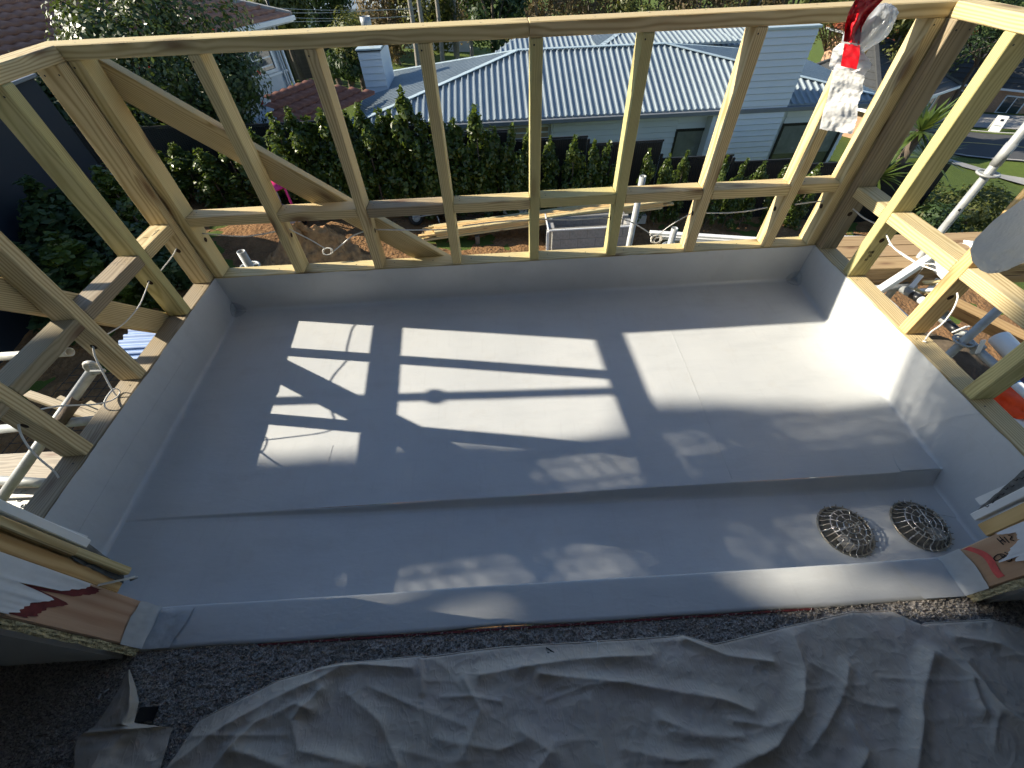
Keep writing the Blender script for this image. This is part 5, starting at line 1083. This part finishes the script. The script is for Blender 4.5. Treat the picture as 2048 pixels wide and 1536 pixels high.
# added tree out of view, crown and gaps shaped to throw the balcony shade
SX = -9.2; rng = np.random.default_rng(11)
bz_ = [-.5, -.3, .02, .24, .39, .67, .86, .93, 1.25, 1.53, 2.2, 2.7]; by_ = [-1.0, -.95, -.87, -.80, -.69, -.68, -.61, -.41, -.38, -.35, -.32, -.75]
strips = [((-1.56, -.15), (-.88, 1.36), .05), ((-.86, .62), (-.36, 1.78), .035)]
Y_, Z_ = rng.uniform(-2.9, -.3, 90000), rng.uniform(-.5, 2.7, 90000); lim = np.interp(Z_, bz_, by_)-.045; ok = Y_ < lim
for (ya, za), (yb_, zb_), hw_ in strips:
    t_ = (Z_-za)/(zb_-za); dd_ = np.abs(Y_-(ya+(yb_-ya)*t_)); zz = np.linspace(-.5, 2.7, 400); wv = np.interp(Z_, zz, [mnoise.noise(V((z*4.2, ya*9, 0)))+.45*mnoise.noise(V((z*11, ya*9, 3))) for z in zz]); ok &= ~((dd_ < hw_+.045) & (t_ > 0) & (t_ < 1) & (wv > -.12))
for gy_, gz_, ry_, rz_ in ((-1.42, .56, .05, .13), (-1.19, 1.25, .055, .13), (-.52, 1.29, .02, .02), (-.63, .98, .01, .04), (-.48, 1.42, .012, .03)): ok &= ~(((Y_-gy_)/(ry_+.045))**2+((Z_-gz_)/(rz_+.045))**2 < 1)
Y_, Z_ = Y_[ok][:32000], Z_[ok][:32000]; X_ = rng.uniform(-1.1, 1.1, len(Y_)); pos = np.stack([SX+X_, Y_-.172*(SX+X_), Z_-.557*(SX+X_)], 1)
sto = thing('added_shade_tree', (SX, .3, gz(SX, .3)), 'added unseen tree with crown shaped to shade the near half of the balcony', 'tree')
obj('crown', leaves_mesh(pos, rng.normal(size=pos.shape), .11, 1.7, 12), 'leaf_hedge', sto)
tube('trunk', 'bark', sto, spline([(SX, .3, gz(SX, .3)-.2), (SX+.1, .2, 1.5), (SX, .1, 6.2)], 6), [.22-.012*i for i in range(13)], 8)
for k in range(6): tube('limb', 'bark', sto, spline([(SX, .15, 3.8+.2*k), (SX+.3*math.sin(k*2), -.2-.12*k, 4.9+.2*k), tuple(pos[k*700])], 4), [.07-.006*i for i in range(9)], 6)
# unseen sloping perforated planks, added up-sun to break the light into dapples
def perf_plank(label, A, B, X, wd=.24, sp=.043, r=.0115):
    a, c = V((X, A[0]-.172*X, A[1]-.557*X)), V((X, B[0]-.172*X, B[1]-.557*X)); o = thing('dapple_plank', a, label, 'steel plank', 'unseen perforated planks added for dapples')
    ex = (c-a).normalized(); nz_ = (SUND-ex*SUND.dot(ex)).normalized(); ey = nz_.cross(ex); L_ = (c-a).length; vs, fs = [], []
    for i in range(int(L_/sp)):
        for j in range(int(wd/sp)):
            cc = a+ex*((i+.5)*sp)+ey*((j+.5)*sp-wd/2+(.0 if i % 2 else .0)); q = len(vs)
            for k in range(8):
                an = R(45*k); vs.append(cc+ex*(math.cos(an)*r)+ey*(math.sin(an)*r)); m_ = max(abs(math.cos(an)), abs(math.sin(an))); vs.append(cc+ex*(math.cos(an)/m_*sp/2)+ey*(math.sin(an)/m_*sp/2))
            for k in range(8): k2 = (k+1) % 8; fs.append((q+2*k, q+2*k+1, q+2*k2+1, q+2*k2))
    tag(obj('perforated_sheet', mesh(vs, fs), 'galv', o), kind='stuff')
    for s in (-1, 1): bar('side_flange', 'galv', o, a+ey*(s*(wd/2+.01)), c+ey*(s*(wd/2+.01)), .02, .05, ey)
    return o
perf_plank('lower unseen perforated plank added to cast dapples', (-1.62, -.3), (-.80, 1.52), -4.4)
perf_plank('upper unseen perforated plank added to cast dapples', (-.92, .48), (-.32, 1.87), -4.0, .2)
dgo = thing('unseen_brace', (-1.0, -.66, -.45), 'unseen diagonal scaffold tube placed for the slanting shadow band on the tray', 'scaffold tube'); pipe('brace_tube', 'galv', dgo, (-1.05, -.665, -.42), (-1.05, -.205, 1.46), .0242)  # unseen tube, placed to cast the slanting shadow band on the floor
obj('coupler', ring_mesh(.03, .014, 18, 8), 'galv', dgo, Matrix.Translation((-1.05, -.318, 1.0)), True)
# distant row
far_specs = [(628, -12, 34, 2.3, 2.9, 'leaf_dark', 'dark conifer behind the lawn'), (556, 12, 30, 1.4, 1.5, 'leaf_olive', 'olive shrub beside the tiled roof tip'), (775, 10, 38, 2.6, 3.2, 'leaf_dry', 'dry brown tree behind the metal flue'), (845, 0, 36, 2.4, 3.0, 'leaf_olive', 'olive tree left of the fan palm'), (985, 5, 33, 2.2, 3.0, 'leaf_dark', 'dark green fan palm behind the roofs'), (1075, 6, 40, 3.0, 3.2, 'leaf_dry', 'brown bare tree above the middle stud'), (1190, 2, 42, 3.2, 3.2, 'leaf_dry', 'bare twiggy tree with pale trunks'), (1300, 0, 40, 3.0, 3.2, 'leaf_olive', 'dull green tree behind the roof ridge'), (1400, 0, 41, 3.0, 3.0, 'leaf_dry', 'brown thicket above the dark roof'), (1500, -4, 42, 3.0, 3.2, 'leaf_dry', 'brown thicket near the tall chimney'), (1600, -6, 44, 3.0, 3.0, 'leaf_olive', 'dull tree behind the tall chimney'), (706, 88, 25, 1.1, 1.3, 'leaf_olive', 'yellow green shrub beside the left chimney'), (695, 128, 25, 1.0, .7, 'leaf_dark', 'clipped dark hedge beside the lawn'), (668, 122, 29, 1.0, .8, 'leaf_dark', 'dark shrub at the end of the paling fence'), (1800, 75, 40, 3.0, 2.2, 'leaf_olive', 'round tree behind the grey tiled roof'), (1925, 30, 52, 6.0, 4.0, 'leaf_dark', 'dark broad tree above the dark roof'), (2030, 20, 55, 6.0, 3.5, 'leaf_dark', 'dark tree at the upper corner'), (1700, 10, 55, 6.0, 3.5, 'leaf_olive', 'broad olive tree behind the red strap'), (900, -8, 45, 4, 3.5, 'leaf_dry', 'dry tree with drooping twigs')]
for k, (x, y, D_, rx, rz, mt, lb) in enumerate(far_specs):
    c = CAM+ray(x, y).normalized()*D_; b_ = (c.x, c.y, gz(c.x, c.y))
    tree('far_tree' if rz > 1.3 else 'far_shrub', lb, b_, c, (rx, rx*.8, rz), 5000 if D_ > 28 else 2600, .30 if D_ > 28 else .16, mt, 60+k, .2, 'bark_pale' if mt == 'leaf_dry' else 'bark', None, 30, 2.6)
for k, (x, D_) in enumerate(((818, 30), (836, 31), (872, 33), (905, 36), (935, 35))):
    c = CAM+ray(x, 30).normalized()*D_; g = gz(c.x, c.y); tag(tube('bare_trunk', 'bark_pale', None, spline([(c.x, c.y, g-.1), (c.x+.15, c.y, g+3.5), (c.x-.1, c.y+.2, g+8.5)], 6), [.16-.008*i for i in range(13)], 8), ['first', 'second', 'third', 'fourth', 'fifth'][k]+' pale bare trunk counted from the metal flue', 'tree trunk', 'bare trunks behind the metal roof')
def far_house(name, label, c, rot, sx, sy, hw, hr, wallm, roofm, wins=3, courses=9):
    o = thing(name, c, label, 'house'); Mh = Matrix.Translation(V(c)) @ Matrix.Rotation(R(rot), 4, 'Z'); w_ = lambda *p: Mh @ V(p)
    obj('wall', box_bm(2*sx, 2*sy, hw+1.5, 0, (0, 0, hw/2-.75)), wallm, o, Mh)
    e = .5; E4 = [w_(-sx-e, -sy-e, hw), w_(sx+e, -sy-e, hw), w_(sx+e, sy+e, hw), w_(-sx-e, sy+e, hw)]; rl = max(.3, sx-sy); T2 = [w_(-rl, 0, hw+hr), w_(rl, 0, hw+hr)]
    rf = obj('roof', mesh(E4+T2, [(0, 1, 5, 4), (1, 2, 5), (2, 3, 4, 5), (3, 0, 4), (3, 2, 1, 0)]), roofm, o)
    for a, c_ in ((4, 5), (0, 4), (1, 5), (2, 5), (3, 4)): L_ = E4+T2; bar('hip_cap', roofm, rf, L_[a]+V((0, 0, .05)), L_[c_]+V((0, 0, .05)), .22, .12)
    for j in range(1, courses):
        t = j/courses; z = V((0, 0, .03)); q = [E4[0].lerp(T2[0], t)+z, E4[1].lerp(T2[1], t)+z, E4[3].lerp(T2[0], t)+z, E4[2].lerp(T2[1], t)+z]
        bar('tile_course', roofm, rf, q[0], q[1], .06, .05); bar('tile_course', roofm, rf, q[0], q[2], .06, .05); bar('tile_course', roofm, rf, q[1], q[3], .06, .05)
    for a, c_ in ((0, 1), (3, 0), (1, 2)): bar('gutter', 'white_paint', o, E4[a]-V((0, 0, .1)), E4[c_]-V((0, 0, .1)), .12, .14)
    for k in range(wins):
        x = -sx+2*sx*(k+.5)/wins; wn = obj('window', box_bm(1.3, .06, 1.15), 'window_glass', o, Mh @ Matrix.Translation((x, -sy-.02, hw*.55)))
        for d_, s_ in (((0, 0, .6), (1.45, .1, .09)), ((0, 0, -.6), (1.45, .1, .09)), ((.68, 0, 0), (.09, .1, 1.2)), ((-.68, 0, 0), (.09, .1, 1.2)), ((0, 0, 0), (.06, .09, 1.15))): obj('frame', box_bm(*s_), 'white_paint', wn, Mh @ Matrix.Translation((x+d_[0], -sy-.03, hw*.55+d_[2])))
    wn = obj('window', box_bm(.06, 1.4, 1.1), 'window_glass', o, Mh @ Matrix.Translation((-sx-.02, 0, hw*.55)))
    return o
def gpt(x, y, D_): c = CAM+ray(x, y).normalized()*D_; return V((c.x, c.y, gz(c.x, c.y)))
def place(x, y, D_, h_):   # base so that a height h_ shows at the pixel
    c = CAM+ray(x, y).normalized()*D_; return V((c.x, c.y, c.z-h_))
far_house('brick_house', 'brown brick house with grey tiled roof behind the hanging towel', place(1722, 168, 40, 2.5), 28, 3.9, 3.2, 2.5, 2.1, 'brick_tan', 'tile_dark')
far_house('brick_house', 'tan brick house with dark roof above the white fence', place(1945, 146, 62, 2.6), -38, 5.0, 3.6, 2.6, 2.4, 'brick_tan', 'tile_dark')
far_house('brick_house', 'cream house with dark roof at the edge beside the white wall', place(2125, 135, 70, 2.6), -38, 4.2, 3.2, 2.6, 2.2, 'far_tan', 'tile_dark')
far_house('red_roof_house', 'far house with orange tiled roof behind the grey roof', place(1798, 60, 55, 2.8), 10, 3.5, 3, 2.8, 2.0, 'brick_tan', 'tile_red')
far_house('grey_house', 'pale grey house with flat looking roof behind the conifer', place(690, 5, 44, 3.0), 8, 2.6, 3.0, 3.0, .5, 'pale_render', 'roof_metal', 2, 3)
far_house('pale_house', 'pale house glimpsed between the bare trunks', place(865, 10, 52, 2.6), 5, 3.0, 3.0, 2.6, .8, 'weatherboard', 'roof_metal', 2, 3)
# lawn, path, paling fence, street pole on the left
la = hit(560, 150); lb_ = hit(735, 152)
strip('footpath', 'concrete', hit(560, 150), hit(735, 156), hit(558, 143), hit(735, 149), .03, ext=(10, 12), n=24)
gb = thing('paling_fence', hit(590, 145), 'weathered timber paling fence behind the lawn', 'fence'); a, c = gpt(535, 140, 31), gpt(640, 140, 31)
for k in range(34): q = a.lerp(c, k/33); bar('paling', 'paling', gb, q, q+V((0, 0, 1.75+.06*random.random())), .02, .125, (c-a).normalized(), 0)
q = hit(598, 182); tag(tube('street_pole', 'black_frame', None, [q-V((0, 0, .3)), q+V((0, 0, 4.5))], [.07, .055], 10), 'dark slim street pole on the lawn edge', 'pole')
for k in range(4): 
    a, c = CAM+ray(560, 12+9*k).normalized()*24, CAM+ray(730, 16+8*k-6*(k % 2)).normalized()*27; tag(tube('overhead_wire', 'galv', None, spline([a+(a-c)*.6, a.lerp(c, .5)-V((0, 0, .1)), c+(c-a)*.8], 6), .012, 4), ['top', 'second', 'third', 'lowest'][k]+' overhead wire in front of the conifer', 'wire', 'overhead wires')
# yucca, roadside shrubs, sign, white fences
yb = gpt(1838, 262, 16); yz = (CAM+ray(1842, 262).normalized()*16)
yu = thing('yucca', yb, 'spiky yucca beside the black fence end', 'plant'); tube('trunk', 'bark', yu, [yb-V((0, 0, .1)), V((yz.x, yz.y, yz.z))], .11, 8)
vs, fs = [], []
for hd, (hc, n_) in enumerate(((yz, 90), (yz+V((.75, .1, -.7)), 60), (yz+V((-.55, -.2, -1.0)), 60))):
    for k in range(n_):
        a = random.uniform(0, 6.28); e_ = random.uniform(-.5, 1.3); d = V((math.cos(a)*math.cos(e_), math.sin(a)*math.cos(e_), math.sin(e_))); L_ = random.uniform(.6, 1.0); s = d.cross(V((0, 0, 1))).normalized()*.03; q = len(vs)
        vs += [hc-s, hc+s, hc+d*L_*.6+s*1.3-V((0, 0, .02)), hc+d*L_*.6-s*1.3-V((0, 0, .02)), hc+d*L_-V((0, 0, .14*L_))]; fs += [(q, q+1, q+2, q+3), (q+3, q+2, q+4)]
obj('sword_leaves', mesh(vs, fs), 'leaf_yucca', yu)
for k, (x, y, D_, rx, rz, lb) in enumerate(((1925, 395, 17, 1.2, .7, 'sunlit low shrub below the verge'), (1980, 385, 18, 1.3, .8, 'olive low shrub below the scaffold disc'), (1885, 420, 15.5, 1.1, .7, 'dark low shrub beside the driveway'), (2020, 345, 21, 1.3, .8, 'low shrub at the edge by the road'), (1905, 290, 22, .9, 1.0, 'round shrub at the black fence end'))):
    c = CAM+ray(x, y).normalized()*D_; g = gz(c.x, c.y); tree('roadside_shrub', lb, (c.x, c.y, g), (c.x, c.y, g+rz*.7), (rx, rx*.9, rz), 2600, .11, 'leaf_olive' if k != 2 else 'leaf_dark', 90+k, .05, 'bark', None, 20, 1.8, 0, 'shrub')
dv = [hit(1790, 440), hit(1960, 470), hit(1905, 430), hit(1850, 415)]
tag(obj('driveway', mesh([(p.x, p.y, gz(p.x, p.y)+.03) for p in (hit(1700, 470), hit(1990, 500), hit(1960, 455), hit(1830, 410))], [(0, 1, 2, 3)]), 'asphalt'), kind='structure')
sg = rp(2, 8.3); cpx = hit(1985, 262); sb = V((cpx.x, cpx.y, gz(cpx.x, cpx.y)))
sgn = thing('sandwich_board', sb, 'white folding sign board standing on the far footpath', 'sign')
for s in (-1, 1):
    p_ = frame(sb+V((0, 0, 0)), sb+dirr, (0, 0, 1)); p_.translation = sb+per*(.18*s)+V((0, 0, .5)); pn = obj('sign_panel', box_bm(.65, .03, 1.0, .01), 'white_plastic', sgn, p_ @ Matrix.Rotation(R(14*s), 4, 'X'))
    if s < 0: obj('sign_emblem', box_bm(.2, .01, .14, .003), 'black_plastic', pn, p_ @ Matrix.Rotation(R(14*s), 4, 'X') @ Matrix.Translation((.05, -.016, .25))); obj('sign_lettering', box_bm(.4, .01, .05, .003), 'galv', pn, p_ @ Matrix.Rotation(R(14*s), 4, 'X') @ Matrix.Translation((0, -.016, -.1)))
fa, fb = hit(1868, 208), hit(1968, 219); fw_ = thing('white_fence', fa, 'white picket fence with grey panels before the brick house', 'fence')
for k in range(44): q = fa.lerp(fb, k/43); q.z = gz(q.x, q.y); bar('picket', 'white_paint', fw_, q-V((0, 0, .2)), q+V((0, 0, 1.9)), .03, .1, (fb-fa).normalized(), 0)
bar('fence_panel', 'galv_dull', fw_, V((fa.x, fa.y+.1, gz(fa.x, fa.y)+.75)), V((fb.x, fb.y+.1, gz(fb.x, fb.y)+.75)), .03, 1.4)
wa, wb_ = hit(1980, 219), hit(2160, 232); wl_ = thing('white_garden_wall', wa, 'low white garden wall on a brick base by the footpath', 'wall')
bar('wall_base', 'brick_tan', wl_, V((wa.x, wa.y, gz(wa.x, wa.y)+.15)), V((wb_.x, wb_.y, gz(wb_.x, wb_.y)+.15)), .3, .5); bar('wall_panel', 'white_paint', wl_, V((wa.x, wa.y, gz(wa.x, wa.y)+1.25)), V((wb_.x, wb_.y, gz(wb_.x, wb_.y)+1.25)), .2, 1.7)
